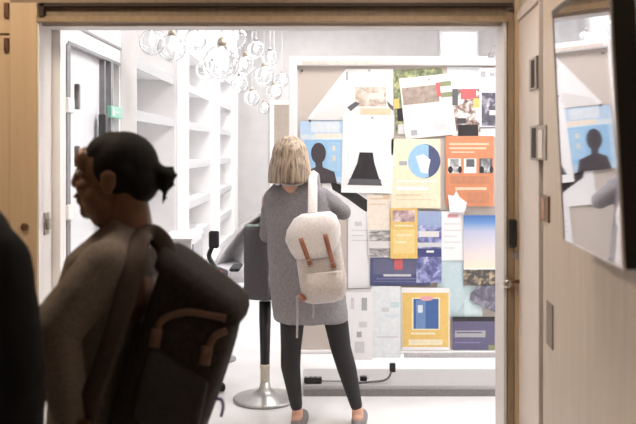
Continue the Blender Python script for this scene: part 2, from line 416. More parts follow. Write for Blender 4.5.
# ------------------------------------------------------------------ tilted screen on the right wall
SY0, SY1 = 1.648, 2.19
Wm = .472
zc = 1.665
TL = (SY1 - SY0) * math.sqrt(1 + .085 ** 2)
sl = .079
org = Vector((Wm + .085 * 1.92 + sl * (SY0 - 1.92), SY0, zc)); Ut = Vector((sl, 1, 0)).normalized(); Nt = Vector((-1, sl, 0)).normalized()
tilt = R(2.9)
MT = Matrix(((Nt.x, Ut.x, 0, org.x), (Nt.y, Ut.y, 0, org.y), (0, 0, 1, org.z), (0, 0, 0, 1))) @ Matrix.Rotation(tilt, 4, 'Y')
HB, HT = -.313, .316
tv = thing('wall_display', 'glossy black wall display on the right reflecting the notice board', 'display', tuple(org))
def local_put(name, bm, m, parent, **k):
    return put(name, bm, m, parent, **k)
local_put('casing', bx(((-.052, 0, HB), (-.004, TL, HT)), M=MT), mat('screen_casing', (12, 11, 11), .55, var=.04), tv, bevel=.003)
scr = mat('screen_glass', (232, 232, 235), .03, 1.0, var=0)
local_put('screen', bx(((-.004, .004, HB + .004), (-.001, TL - .006, HT - .014)), M=MT), scr, tv)
local_put('bezel', bx(((-.004, 0, HT - .014), (.001, TL, HT)), M=MT), mat('bezel_dark', (70, 62, 58), .4), tv)
local_put('bezel', bx(((-.004, 0, HB), (.001, TL, HB + .004)), ((-.004, 0, HB + .004), (.001, .004, HT - .014)), ((-.004, TL - .006, HB + .004), (.001, TL, HT - .014)), M=MT), mat('bezel_reflection_grey', (196, 192, 190), .3), tv)  # side and bottom rim painted in the tone of the screen's reflection
local_put('wall_bracket', bx(((-.083, TL * .3, -.12), (-.052, TL * .7, .05)), M=MT), BLACKP, tv)

# ------------------------------------------------------------------ notice board
BD = 5.4
def bp(px, py, lay=0.): return Vector(((px - CX) / F * BD, BD - lay, EYE + (HY - py) / F * BD))
bl, br, bt, bb = bp(289, 0).x, bp(524, 0).x, bp(0, 57).z, bp(0, 353).z
board = thing('notice_board', 'large free-standing pinboard in a white frame covered with posters', 'notice board', ((bl + br) / 2, BD + .03, 0))
fw = .055
put('pin_panel', bx(((bl + fw, BD, bb + .02), (br - fw, BD + .03, bt - .06))), BOARDF, board)
put('frame', bx(((bl, BD - .035, bb), (bl + fw, BD + .06, bt)), ((br - fw, BD - .035, bb), (br, BD + .06, bt)),
               ((bl + fw, BD - .035, bt - .06), (br - fw, BD + .06, bt)), ((bl + fw, BD - .035, bb), (br - fw, BD + .06, bb + .022))), SHELFW, board, bevel=.005)
put('title_strip', bx(((bp(302, 0).x, BD - .038, bp(0, 64.5).z), (bp(490, 0).x, BD - .034, bp(0, 61.5).z))), mat('printed_title_strip', (222, 208, 200), .6), board)
put('lower_rail', bx(((bp(403, 0).x, BD - .05, bp(0, 356).z), (br - fw, BD - .036, bp(0, 351).z))), mat('rail_grey', (186, 184, 186), .45), board, bevel=.003)
for x in (bl + .02, br - .08):
    put('leg', bx(((x, BD - .01, .06), (x + .06, BD + .04, bb + .03))), SHELFW, board, bevel=.004)
put('base', bx(((bp(303, 0).x, BD - .2, 0), (br + .1, BD + .2, .07))), mat('plinth_grey', (172, 169, 168), .4, var=.02), board, bevel=.006)
put('base_kick', bx(((bp(303, 0).x + .01, BD - .206, 0), (br + .09, BD - .2, .045))), mat('plinth_dark', (126, 122, 121), .5), board)

# ---- posters
PCOUNT = [0]
def poster(name, label, px0, py0, px1, py1, layer, base, els=(), rot=0., cat='poster', curl=.004, poly=None):
    """thin printed sheet; els: (u0,v0,u1,v1,material) rectangles, or ('poly', [(u,v)..], material); u to the right, v down, 0..1"""
    mats = [base]; bm = bmesh.new()
    y = .003 + layer * .0045
    w_, h_ = (px1 - px0) / F * BD, (py1 - py0) / F * BD
    c = bp((px0 + px1) / 2, (py0 + py1) / 2)
    k = .0 if poly else curl
    def pos(u, v, d):
        x = (u - .5) * w_; z = (.5 - v) * h_
        bend = k * ((max(0, v - .55) / .45) ** 2) * (.4 + .6 * abs(2 * u - 1) ** 2)
        return Vector((x, -(d + bend), z))
    def quad(u0, v0, u1, v1, d, mi, th=.0004, nu=None):
        nu = 8 if u1 - u0 > .5 else 4; nv = 10 if v1 - v0 > .4 else 4
        g = [[bm.verts.new(pos(u0 + (u1 - u0) * i / nu, v0 + (v1 - v0) * j / nv, d)) for i in range(nu + 1)] for j in range(nv + 1)]
        b = [[bm.verts.new(v.co + Vector((0, th, 0))) for v in row] for row in g]
        for j in range(nv):
            for i in range(nu):
                for q in ((g[j][i], g[j][i + 1], g[j + 1][i + 1], g[j + 1][i]), (b[j][i], b[j + 1][i], b[j + 1][i + 1], b[j][i + 1])):
                    bm.faces.new(q).material_index = mi
        for i in range(nu):
            bm.faces.new((g[0][i], b[0][i], b[0][i + 1], g[0][i + 1])).material_index = mi
            bm.faces.new((g[nv][i], g[nv][i + 1], b[nv][i + 1], b[nv][i])).material_index = mi
        for j in range(nv):
            bm.faces.new((g[j][0], g[j + 1][0], b[j + 1][0], b[j][0])).material_index = mi
            bm.faces.new((g[j][nu], b[j][nu], b[j + 1][nu], g[j + 1][nu])).material_index = mi
    def shape(pts, d, mi, th=.0004):
        f = [bm.verts.new(pos(u, v, d)) for u, v in pts]; b = [bm.verts.new(v.co + Vector((0, th, 0))) for v in f]
        bm.faces.new(f).material_index = mi; bm.faces.new(b[::-1]).material_index = mi
        n = len(f)
        for i in range(n): bm.faces.new((f[i], b[i], b[(i + 1) % n], f[(i + 1) % n])).material_index = mi
    if poly: shape(poly, .001, 0, .001)
    else: quad(0, 0, 1, 1, .001, 0, .001)
    d = .0014
    for e in els:
        m = e[-1]
        if m not in mats: mats.append(m)
        mi = mats.index(m); d += .00012
        if e[0] == 'poly': shape(e[1], d, mi)
        else: quad(*e[:4], d, mi)
    me = bpy.data.meshes.new(name); bmesh.ops.recalc_face_normals(bm, faces=bm.faces); bm.to_mesh(me); bm.free()
    for m in mats: me.materials.append(m)
    o = bpy.data.objects.new(name, me); COL.objects.link(o)
    o.location = (c.x, BD - y, c.z); o.rotation_euler = (0, R(rot), 0)
    tag(o, label, cat, 'posters on the notice board')
    return o

def ink(name, rgb):
    g_ = sum(rgb) / 3; k_ = .14 if g_ > 110 else .05; rgb = tuple(min(255, (c * .88 + g_ * .12) * (1 - k_) + 250 * k_) for c in rgb)
    return mat('ink_' + name, rgb, .55, var=.03, scale=30)
def circle(cx, cy, ru, rv, n=24, a0=0, a1=360):
    return [(cx + ru * math.cos(R(a0 + (a1 - a0) * k / n)), cy + rv * math.sin(R(a0 + (a1 - a0) * k / n))) for k in range(n + (0 if a1 - a0 == 360 else 1))]
LG, MG, DG, BK = ink('lightgrey', (205, 205, 208)), ink('grey', (160, 160, 166)), ink('darkgrey', (86, 84, 90)), ink('black', (34, 30, 34))
SKY, LBL, PBL, NAVY, BLUE = ink('sky', (134, 190, 236)), ink('light_blue', (176, 208, 240)), ink('pale_blue', (212, 224, 234)), ink('navy', (70, 78, 122)), ink('blue', (52, 94, 160))
PURP, VIO, TEAL = ink('purple', (92, 88, 124)), ink('violet', (104, 104, 160)), ink('pale_teal', (196, 220, 226))
ORG, DORG, YEL, CREAM, TAN, SAND = ink('orange', (214, 120, 72)), ink('dark_orange', (196, 112, 70)), ink('yellow', (236, 190, 84)), ink('cream', (240, 226, 188)), ink('tan', (226, 192, 152)), ink('sand', (238, 224, 206))
RED, PINK, GREEN, DBR = ink('red', (206, 74, 78)), ink('pink', (232, 150, 160)), ink('leaf_green', (120, 130, 84)), ink('dark_brown', (66, 58, 64))
PHB = photo('print_desk_scene', [(150, 122, 98), (200, 184, 168), (226, 218, 210)], 22)
PHG = photo('print_foliage', [(60, 66, 48), (120, 132, 88), (206, 206, 140)], 26)
PHK = photo('print_stone', [(124, 106, 94), (150, 132, 120), (168, 150, 138)], 30)
PHC = photo('print_crowd', [(44, 34, 34), (120, 92, 80), (226, 214, 208), (250, 244, 240)], 20)
PHD = photo('print_dark_people', [(40, 38, 50), (66, 62, 78), (196, 192, 206)], 17)
PHP = photo('print_bw_people', [(40, 40, 44), (140, 142, 146), (232, 234, 236)], 22)
PHV = photo('print_violet_city', [(46, 50, 104), (84, 86, 150), (150, 160, 208), (232, 232, 244)], 16)
PHGR = photo('print_grey_scene', [(96, 90, 92), (150, 144, 142), (226, 222, 220)], 18, (1, 1, 3))
PHL = photo('print_dark_leaves', [(50, 48, 66), (88, 84, 104), (150, 146, 164)], 16)

poster('sheet', 'blank white sheet cut to a long slant at upper left of board', 308, 69, 347, 120, 0, PAPER, [('poly', [(.2, .86), (.9, .7), (1, .95), (.1, 1)], PAPER2)], poly=[(.97, 0), (1, 0), (1, 1), (0, 1), (0, .95)])
poster('poster', 'white poster with a pale photo of a desk, top of board', 346, 69, 393, 117, 1, PAPER,
       [(.03, .03, .98, .3, PAPER2), (.06, .34, .95, .97, PAPER2), (.2, .38, .85, .78, PHB), (.5, .5, .8, .62, SAND), (.3, .82, .95, .97, TAN), ('poly', [(.02, .8), (.2, .68), (.3, .72), (.1, .88)], DG), ('poly', [(.86, .66), (1, .78), (1, .88), (.9, .78)], DG), (.0, .06, .04, .24, MG)])
poster('poster', 'white poster with a black flared gown shape above a grey band', 342, 115, 393, 193, 3, PAPER,
       [(.08, .22, .92, .225, LG), (.1, .24, .3, .245, LG), (.08, .84, .92, .85, PAPER2), (.2, .87, .7, .88, LG),
        ('poly', [(.34, .48), (.6, .48), (.63, .6), (.72, .78), (.8, .9), (.12, .9), (.2, .78), (.3, .62)], BK), ('poly', [(.16, .82), (.77, .82), (.78, .9), (.14, .9)], DG)], rot=1.5)
poster('poster', 'blue poster with dark silhouette of a head and light blue top', 300, 121, 344, 183, 2, LBL,
       [(0, 0, 1, .22, LBL), (.25, .02, .9, .18, PBL), (.0, .22, 1, .3, PBL), (.35, .2, .95, .28, SAND), (.1, .3, .98, .9, SKY), (.62, .34, .92, .8, ink('mid_blue', (150, 198, 236))),
        ('poly', circle(.42, .52, .17, .17), DBR), ('poly', [(.34, .62), (.5, .62), (.52, .78), (.36, .78)], DBR), ('poly', [(.12, .96), (.18, .8), (.36, .74), (.5, .74), (.78, .82), (.84, 1), (.12, 1)], DBR), ('poly', [(.38, .8), (.52, .78), (.5, 1), (.42, 1)], NAVY),
        (.74, .4, .8, .48, SAND), (.74, .56, .8, .64, SAND)])
poster('poster', 'green leafy photo sheet behind the tilted white letter', 394, 69, 444, 133, 0, PHG, [(.05, .6, .3, .8, BK), (.0, .45, .1, .6, YEL), (.05, .85, .4, 1, LG)], rot=-3)
poster('letter', 'tilted off-white letter with a brown photo band on top', 402, 76, 453, 137, 2, PAPER2,
       [(0, 0, 1, .12, PAPER), (.03, .16, .74, .44, PHK), (.7, .13, .78, .36, RED), (.78, .12, 1, .2, GREEN), (.78, .3, 1, .38, GREEN), (.1, .52, .9, .53, LG), (.1, .58, .86, .59, LG), (.1, .64, .9, .65, LG), (.1, .7, .6, .71, LG), (.12, .86, .24, .95, MG), (.6, .74, .9, .92, LG)], rot=-6, cat='letter')
poster('sheet', 'pale grey-blue sheet pinned under the top rail', 447, 67, 481, 92, 0, ink('ice', (222, 230, 234)), [(.05, .78, .95, .8, LG)], cat='sheet')
poster('poster', 'red and brown crowd collage with a black bottom bar', 452, 89, 480, 136, 2, PHC,
       [(.3, .0, .85, .22, RED), (.0, .0, .2, .35, DG), (.75, .2, 1, .4, YEL), (.2, .76, .92, 1, BK), (.15, .62, .5, .74, DBR)])
poster('poster', 'narrow poster, lavender above and dark group photo below', 479, 68, 499, 127, 3, ink('lavender', (224, 222, 240)),
       [(.05, .06, .3, .16, MG), (.5, .08, .75, .15, MG), (.05, .25, .95, .27, LG), (.1, .42, 1, .98, PHD), (.5, .72, 1, .8, PAPER)])
poster('note', 'small blank white note under the lavender poster', 480, 128, 498, 137, 1, PAPER, cat='note')
poster('poster', 'orange poster with three black-and-white portraits in a row', 445, 136, 493, 206, 4, ORG,
       [(.08, .1, .9, .13, TAN), (.08, .16, .85, .19, TAN), (.12, .22, .6, .24, TAN), (.05, .32, .32, .53, PAPER2), (.38, .32, .64, .53, PAPER2), (.7, .32, .97, .53, DG),
        (.1, .33, .28, .52, PHP), (.43, .33, .6, .44, DG), (.74, .33, .92, .52, PHP), ('poly', circle(.1, .48, .05, .05), BK), ('poly', circle(.3, .48, .04, .05), BK), ('poly', circle(.75, .48, .05, .05), BK), ('poly', circle(.95, .48, .04, .05), BK),
        (.1, .57, .9, .68, DORG), (.2, .73, .85, .77, TAN), (.45, .8, .9, .95, DORG)])
poster('note', 'torn white scrap over bottom corner of the orange poster', 447, 190, 466, 212, 7, PAPER, poly=[(0, .2), (.3, .25), (.45, 0), (.6, .3), (1, .55), (.9, .95), (.1, 1)], cat='note')
poster('poster', 'cream poster with a light blue half-globe and violet panel', 391, 139, 440, 208, 3, CREAM,
       [('poly', circle(.68, .32, .34, .25, 24, 90, 270), SKY), ('poly', circle(.66, .32, .34, .25, 24, -90, 90), NAVY), ('poly', [(.64, .07), (.76, .09), (.76, .55), (.64, .57)], SKY), ('poly', [(.5, .25), (.66, .22), (.8, .3), (.74, .5), (.6, .48)], PAPER),
        (.16, .32, .32, .38, MG), (.1, .6, .9, .62, PAPER), (.1, .69, .75, .74, PAPER), (.1, .8, .6, .82, TAN), (.1, .87, .8, .88, TAN)])
poster('leaflet', 'sand-coloured leaflet above the grey photo strip', 367, 194, 393, 232, 2, SAND, [(.1, .1, .8, .14, TAN), (.1, .25, .7, .28, TAN), (.6, .02, .85, .12, TAN)], cat='leaflet')
poster('photo', 'pair of grey photo strips left of the yellow leaflet', 368, 229, 392, 257, 3, PAPER2, [(.05, .04, .95, .42, PHGR), (.05, .68, .95, .98, PHGR)], cat='photo')
poster('leaflet', 'tall yellow leaflet with a mauve photo along its top', 390, 208, 417, 258, 5, YEL,
       [(.08, .04, .9, .27, photo('print_mauve', [(120, 90, 100), (176, 140, 144), (230, 214, 210)], 18)), (.15, .33, .85, .36, CREAM), (.1, .42, .9, .9, ink('pale_yellow', (240, 206, 120))), (.2, .52, .8, .55, CREAM), (.2, .66, .6, .69, CREAM)], cat='leaflet')
poster('poster', 'violet city poster with a dark blue middle band', 416, 211, 441, 282, 4, PHV,
       [(0, .0, 1, .2, ink('hazy_blue', (138, 160, 206))), (.1, .28, .9, .36, PAPER2), (0, .44, 1, .5, LG), (0, .52, 1, .64, ink('deep_blue', (56, 62, 124))), (.4, .55, .7, .58, PAPER)])
poster('poster', 'wide navy poster with a red mark in the middle', 370, 257, 430, 285, 3, NAVY,
       [(.05, .05, .95, .6, ink('dusk', (96, 98, 132))), (.4, .04, .54, .44, RED), (.22, .6, .68, .68, LG), (.1, .74, .9, .78, VIO), (.06, .85, .95, .87, VIO)])
poster('sheet', 'white typed sheet beside the right arm of the blonde woman', 348, 205, 371, 288, 1, PAPER, [(.15, .3, .9, .31, LG), (.15, .36, .7, .37, LG), (.15, .42, .85, .43, LG), (.3, .2, .6, .25, LG)])
poster('sheet', 'white typed letter with a small pink mark, board centre right', 440, 211, 464, 260, 2, PAPER, [(.3, .06, .75, .13, PINK), (.15, .25, .85, .27, LG), (.15, .38, .85, .4, LG), (.15, .5, .7, .52, LG), (.15, .62, .85, .64, LG), (.15, .74, .6, .76, LG)], cat='letter')
poster('poster', 'tall poster of blue sky fading to pale sand', 463, 215, 497, 269, 4, sky_print('print_blue_sky', [(0, (246, 228, 204)), (.3, (226, 216, 218)), (.7, (190, 196, 220)), (.86, (110, 150, 206)), (1, (64, 112, 180))]), [(0, .98, 1, 1, PAPER)])
poster('photo', 'dark photo strip with tan patches under the sky poster', 463, 269, 498, 285, 3, photo('print_dark_tan', [(34, 32, 32), (60, 56, 54), (204, 176, 140)], 24), cat='photo')
poster('poster', 'pale teal poster left of the dark leaf print', 437, 258, 482, 317, 1, TEAL, [('poly', [(.1, .1), (.7, .0), (.8, .5), (.4, .95), (.0, .8)], ink('teal_shade', (182, 208, 216))), (.3, .7, .6, 1, ink('grey_teal', (166, 190, 196)))])
poster('poster', 'dark purple-grey leaf print at the right edge of board', 469, 285, 499, 313, 5, PHL, poly=[(.05, .25), (.3, 0), (1, 0), (1, 1), (.75, .9), (.2, .65), (0, .5)])
poster('sheet', 'large white sheet of small icons at the lower left of board', 345, 288, 372, 358, 10, PAPER,
       [(.0, .0, .95, .04, LG), (.2, .12, .32, .28, LG), (.6, .12, .8, .3, MG), (.5, .46, .8, .54, LG), (.42, .6, .6, .68, MG), (.35, .74, .7, .9, LG)])
poster('sheet', 'wide pale sheet between icon sheet and yellow poster', 371, 285, 400, 356, 9, ink('cool_paper', (226, 232, 236)), [(.35, .3, .6, .36, LG), (.65, .22, .95, .3, TEAL), (.5, .4, .9, .44, PBL), (.2, .7, .9, .72, LG)])
poster('poster', 'yellow poster with a blue square picture in white border', 401, 287, 449, 349, 5, PAPER,
       [(.02, .08, .98, .95, YEL), (.22, .16, .8, .68, CREAM), (.25, .18, .77, .66, BLUE), (.3, .2, .5, .66, ink('bright_blue', (84, 124, 186))), (.34, .28, .44, .4, PBL), ('poly', circle(.52, .17, .14, .04), PINK), (.2, .72, .7, .75, CREAM), (.15, .83, .85, .92, CREAM)])
poster('poster', 'dark violet poster with a grey title line, lower right', 452, 316, 494, 349, 4, PURP,
       [(0, 0, 1, .14, BK), (.06, .42, .78, .62, MG), (.1, .46, .7, .5, PURP), (.06, .76, .65, .8, VIO), (.85, .85, 1, 1, GREEN)])
poster('poster', 'black and white poster with diagonal dark band behind the woman', 322, 178, 374, 216, 1, PAPER,
       [('poly', [(.16, .08), (.4, .2), (.7, .42), (1, .7), (1, .98), (.8, .85), (.5, .55), (.2, .3)], BK), (.62, .08, .98, .36, LG), (.36, .1, .56, .22, PBL)])
# push pins
for px, py, c, lab in ((302, 71, DG, 'dark push pin in the top left corner of the pinboard'), (310, 121, DG, 'dark push pin at the foot of the slanted white sheet'),
                       (369, 71, MG, 'grey push pin holding the desk photo poster'), (428, 80, MG, 'grey push pin at the top of the tilted letter'), (372, 118, MG, 'grey push pin at the top of the gown poster')):
    t = thing('push_pin', lab, 'push pin', bp(px, py, 0), 'push pins on the notice board')
    lay = .0 if px in (302,) else .022
    put('head', lathe(bmesh.new(), [(.004, 0), (.0055, .002), (.0055, .006), (.009, .009), (.009, .012), (.004, .013)], 14, Matrix.Translation(bp(px, py, .006 + lay)) @ Matrix.Rotation(R(90), 4, 'X')), c, t)
    put('needle', lathe(bmesh.new(), [(.0007, 0), (.0007, .012 + lay)], 6, Matrix.Translation(bp(px, py, -.005)) @ Matrix.Rotation(R(90), 4, 'X')), STEEL, t)
t = thing('binder_clip', 'small grey clip on the top right corner of board', 'clip', bp(491, 52, .03))
put('jaw', bx((bp(487, 58, .05), bp(493, 53, .03))), GREYM, t, bevel=.003)
put('arm', tube(bmesh.new(), [bp(488, 55, .05), bp(492, 47, .052), bp(495, 46, .052)], .004), GREYM, t)

# cable, plug and power strip
pw = thing('power_strip', 'black power strip on the plinth between the woman and the plug', 'power strip', (at(318, 384, 5.24).x, 5.25, .07))
put('body', bx(((at(304, 0, 5.24).x, 5.225, .072), (at(322, 0, 5.24).x, 5.275, .11))), BLACKP, pw, bevel=.008)
put('socket', bx(*[((at(306.5 + 5 * k, 0, 5.24).x, 5.235, .108), (at(309.5 + 5 * k, 0, 5.24).x, 5.265, .112)) for k in range(3)]), GREYM, pw)
put('cord', tube(bmesh.new(), curve_pts([Vector((at(322, 0, 5.24).x, 5.25, .085)), Vector((at(338, 0, 5.24).x, 5.26, .081)), Vector((at(352, 0, 5.24).x, 5.23, .08))], 8), .006), GREYM, pw, smooth=True)
cb = thing('power_cable', 'black cable with plug rising to the board lower rail', 'cable', at(385, 384, 5.28))
put('cord', tube(bmesh.new(), curve_pts([at(392, 369, 5.3), at(389, 377, 5.27), at(383, 380.5, 5.25), Vector((at(372, 0, 5.24).x, 5.24, .082)), Vector((at(352, 0, 5.24).x, 5.21, .081))], 8), .007), mat('cable_grey', (90, 88, 90), .5), cb, smooth=True)
put('plug', bx((at(389.5, 372, 5.3) + Vector((0, -.015, 0)), at(395.5, 363, 5.3) + Vector((0, .015, 0)))), BLACKP, cb, bevel=.006)
pk = thing('adapter', 'small dark adapter block lying on the plinth right of the cord', 'adapter', at(364, 385, 5.26))
put('block', bx(((at(360, 0, 5.3).x, 5.29, .07), (at(367, 0, 5.3).x, 5.33, .1))), BLACKP, pk, bevel=.006)
put('pin', bx(((at(367, 0, 5.3).x, 5.305, .083), (at(369, 0, 5.3).x, 5.315, .088))), STEEL, pk)

# ------------------------------------------------------------------ stool with grey back
sx, sy = at(265, 0, 5.13).x, 5.13
st = thing('bar_stool', 'grey upholstered swivel stool on a round steel disc foot', 'stool', (sx, sy, 0))
T = Matrix.Translation((sx, sy, 0))
put('disc_foot', lathe(bmesh.new(), [(.2, 0), (.205, .012), (.19, .02), (.09, .035), (.04, .07), (.026, .13)], 40, T), mat('disc_steel', (176, 174, 172), .3, .6), st, smooth=True)
put('collar', lathe(bmesh.new(), [(.027, .1), (.03, .12), (.03, .2), (.034, .21), (.034, .23)], 24, T), mat('collar_cream', (206, 200, 184), .4, .2), st, smooth=True)
put('column', lathe(bmesh.new(), [(.03, .22), (.034, .4), (.038, .52), (.038, .63)], 24, T), BLACKP, st, smooth=True)
GF = mat('grey_felt', (92, 88, 92), .9, var=.12, scale=220, bump=.3)
bm = bmesh.new(); loft(bm, [((sx, sy, .66), (1, 0, 0), (0, 1, 0), .11, .13, 3), ((sx, sy, .67), (1, 0, 0), (0, 1, 0), .14, .16, 3.5), ((sx, sy, .72), (1, 0, 0), (0, 1, 0), .14, .16, 3.5), ((sx, sy, .74), (1, 0, 0), (0, 1, 0), .12, .14, 3)])
put('seat', bm, GF, st, smooth=True)
bm = bmesh.new()
for_r = []
x0 = at(256.5, 0, 4.93).x
loft(bm, [((x0, sy - .2, .685), (1, 0, 0), (0, 1, 0), .07, .018, 4), ((x0, sy - .205, .70), (1, 0, 0), (0, 1, 0), .076, .024, 4), ((x0, sy - .215, 1.11), (1, 0, 0), (0, 1, 0), .078, .024, 4), ((x0, sy - .217, 1.13), (1, 0, 0), (0, 1, 0), .07, .016, 4)])
put('backrest', bm, GF, st, smooth=True)
put('back_edge', bx(((x0 - .07, sy - .228, 1.128), (x0 + .07, sy - .206, 1.142))), mat('pale_green_trim', (176, 196, 188), .6), st, bevel=.004)

# ------------------------------------------------------------------ furniture left of the stool
cbn = thing('cabinet', 'low white cabinet against the left wall behind the backpack', 'cabinet', (-.98, 5.75, 0))
put('body', bx(((-1.09, 5.5, .03), (-.87, 5.98, .98))), SHELFW, cbn, bevel=.004)
put('top', bx(((-1.10, 5.48, .98), (-.86, 6.0, .995))), SHELFW, cbn, bevel=.003)
put('door', bx(((-.87, 5.53, .06), (-.858, 5.95, .95))), mat('cabinet_grey', (190, 190, 194), .4), cbn, bevel=.003)
put('plinth', bx(((-1.08, 5.52, 0), (-.88, 5.96, .03))), GREYM, cbn)
# white moulded lounge chair: curved shell on a pedestal
#
lc = thing('lounge_chair', 'white moulded shell lounge chair behind the grey stool', 'chair', (-.56, 6.15, 0))
bm = bmesh.new(); g = []
D0 = 6.1
outl = [(at(216, 264, D0), at(243, 262, D0)), (at(220, 256, D0), at(246, 251, D0)), (at(228, 244, D0), at(250, 240, D0)), (at(238, 231, D0), at(257, 230, D0)), (at(249, 220, D0), at(266, 224, D0)), (at(262, 212, D0), at(274, 217, D0)), (at(276, 208, D0), at(284, 212, D0))]
for a, b in outl:
    row = []
    for k in range(9):
        t_ = k / 8; p = a.lerp(b, t_); p.y += .22 * math.sin(math.pi * t_) - .1
        row.append(bm.verts.new(p))
    g.append(row)
for r0, r1 in zip(g, g[1:]):
    for k in range(8): bm.faces.new((r0[k], r0[k + 1], r1[k + 1], r1[k]))
sh = put('shell', bm, mat('white_shell_plastic', (222, 221, 225), .35), lc, smooth=True)
md = sh.modifiers.new('t', 'SOLIDIFY'); md.thickness = .02; md.offset = 0
put('edge', tube(bmesh.new(), curve_pts([o_[0] + Vector((0, -.1, 0)) for o_ in outl], 6), .014), WHITE, lc, smooth=True)
sc_ = (at(216, 264, D0) + at(243, 262, D0)) / 2
bm = bmesh.new(); loft(bm, [((sc_.x, D0, sc_.z - .12), (1, 0, 0), (0, 1, 0), .16, .2, 3), ((sc_.x, D0, sc_.z - .02), (1, 0, 0), (0, 1, 0), .2, .24, 3), ((sc_.x, D0, sc_.z), (1, 0, 0), (0, 1, 0), .18, .22, 3)])
put('seat', bm, mat('white_shell_plastic', (0, 0, 0)), lc, smooth=True)
put('pedestal', lathe(bmesh.new(), [(.12, 0), (.12, .015), (.04, .04), (.03, .1), (.03, sc_.z - .12)], 28, Matrix.Translation((sc_.x - .07, D0, 0))), GREYM, lc, smooth=True)
# black swivel chair
ch = thing('office_chair', 'black swivel chair with headrest beside the white cabinet', 'chair', (at(198, 0, 5.25).x, 5.25, 0))
cxw, D1 = at(198, 0, 5.25).x, 5.25
BLF = mat('black_mesh_fabric', (38, 37, 42), .8, var=.1, scale=150)
bm = bmesh.new(); sz = at(0, 276, D1).z
loft(bm, [((cxw, D1, sz - .05), (1, 0, 0), (0, 1, 0), .16, .2, 3), ((cxw, D1, sz - .02), (1, 0, 0), (0, 1, 0), .19, .22, 3), ((cxw, D1, sz + .02), (1, 0, 0), (0, 1, 0), .19, .22, 3), ((cxw, D1, sz + .04), (1, 0, 0), (0, 1, 0), .15, .18, 3)])
put('seat', bm, BLF, ch, smooth=True)
put('headrest', bx((at(209, 248, D1 + .12) + Vector((0, -.025, 0)), at(219, 231, D1 + .12) + Vector((0, .025, 0)))), BLF, ch, bevel=.012)
put('headrest', bx((at(214, 240, D1 + .12) + Vector((0, -.025, 0)), at(221.5, 229, D1 + .12) + Vector((0, .025, 0)))), BLF, ch, bevel=.012) if False else None
put('back_post', tube(bmesh.new(), curve_pts([at(212, 247, D1 + .12), at(209, 256, D1 + .12), at(213, 264, D1 + .1), at(218, 272, D1 + .05)], 6), .016), BLACKP, ch, smooth=True)
put('armrest', bx((at(229, 272, D1 - .15), at(243, 263, D1 + .1))), BLF, ch, bevel=.02)
put('lever', lathe(bmesh.new(), [(.0, -.014), (.012, -.008), (.014, 0), (.012, .008), (.0, .014)], 14, Matrix.Translation(at(220.5, 272.5, D1 - .235)), cap=False), mat('pink_plastic', (226, 60, 100), .4), ch, smooth=True)
put('column', lathe(bmesh.new(), [(.03, .1), (.03, .4), (.02, .4), (.02, sz - .04)], 16, Matrix.Translation((cxw, D1, 0))), GREYM, ch)
for k in range(5):
    a = R(72 * k + 20)
    lg = put('leg', tube(bmesh.new(), [(cxw, D1, .13), (cxw + .16 * math.cos(a), D1 + .16 * math.sin(a), .07)], [.026, .016]), BLACKP, ch)
    put('caster', lathe(bmesh.new(), [(.018, -.02), (.028, -.012), (.028, .012), (.018, .02)], 14, Matrix.Translation((cxw + .16 * math.cos(a), D1 + .16 * math.sin(a), .028)) @ Matrix.Rotation(a, 4, 'Z') @ Matrix.Rotation(R(90), 4, 'Y')), BLACKP, lg, loc=(0, 0, 0))

# ------------------------------------------------------------------ clear glass globe pendants
GLASS = bpy.data.materials.new('clear_glass'); GLASS.use_nodes = True
gb = GLASS.node_tree.nodes['Principled BSDF']
gb.inputs['Transmission Weight'].default_value = 1; gb.inputs['Roughness'].default_value = 0.02; gb.inputs['IOR'].default_value = 1.45
gb.inputs['Base Color'].default_value = (.96, .97, .98, 1)
BULB = mat('bulb_glow', (255, 250, 240), .4, var=0, emit=3.)
pend = [(152, 42, 13, 4.55), (172, 48, 14, 4.75), (195, 40, 11, 5.2), (206, 70, 10, 6.3), (222, 62, 18, 4.9), (236, 38, 11, 6.2), (240, 84, 9, 7.2), (245, 66, 10, 6.6), (256, 50, 9, 7.0), (252, 98, 8, 8.2), (264, 76, 10, 6.9), (270, 58, 8, 7.9), (274, 92, 8, 8.4), (282, 80, 7, 9.2), (264, 108, 6, 9.8)]
ORD = ['leftmost', 'second', 'third', 'fourth', 'fifth', 'sixth', 'seventh', 'eighth', 'ninth', 'tenth', 'eleventh', 'twelfth', 'thirteenth', 'fourteenth', 'rightmost']
pend.sort()
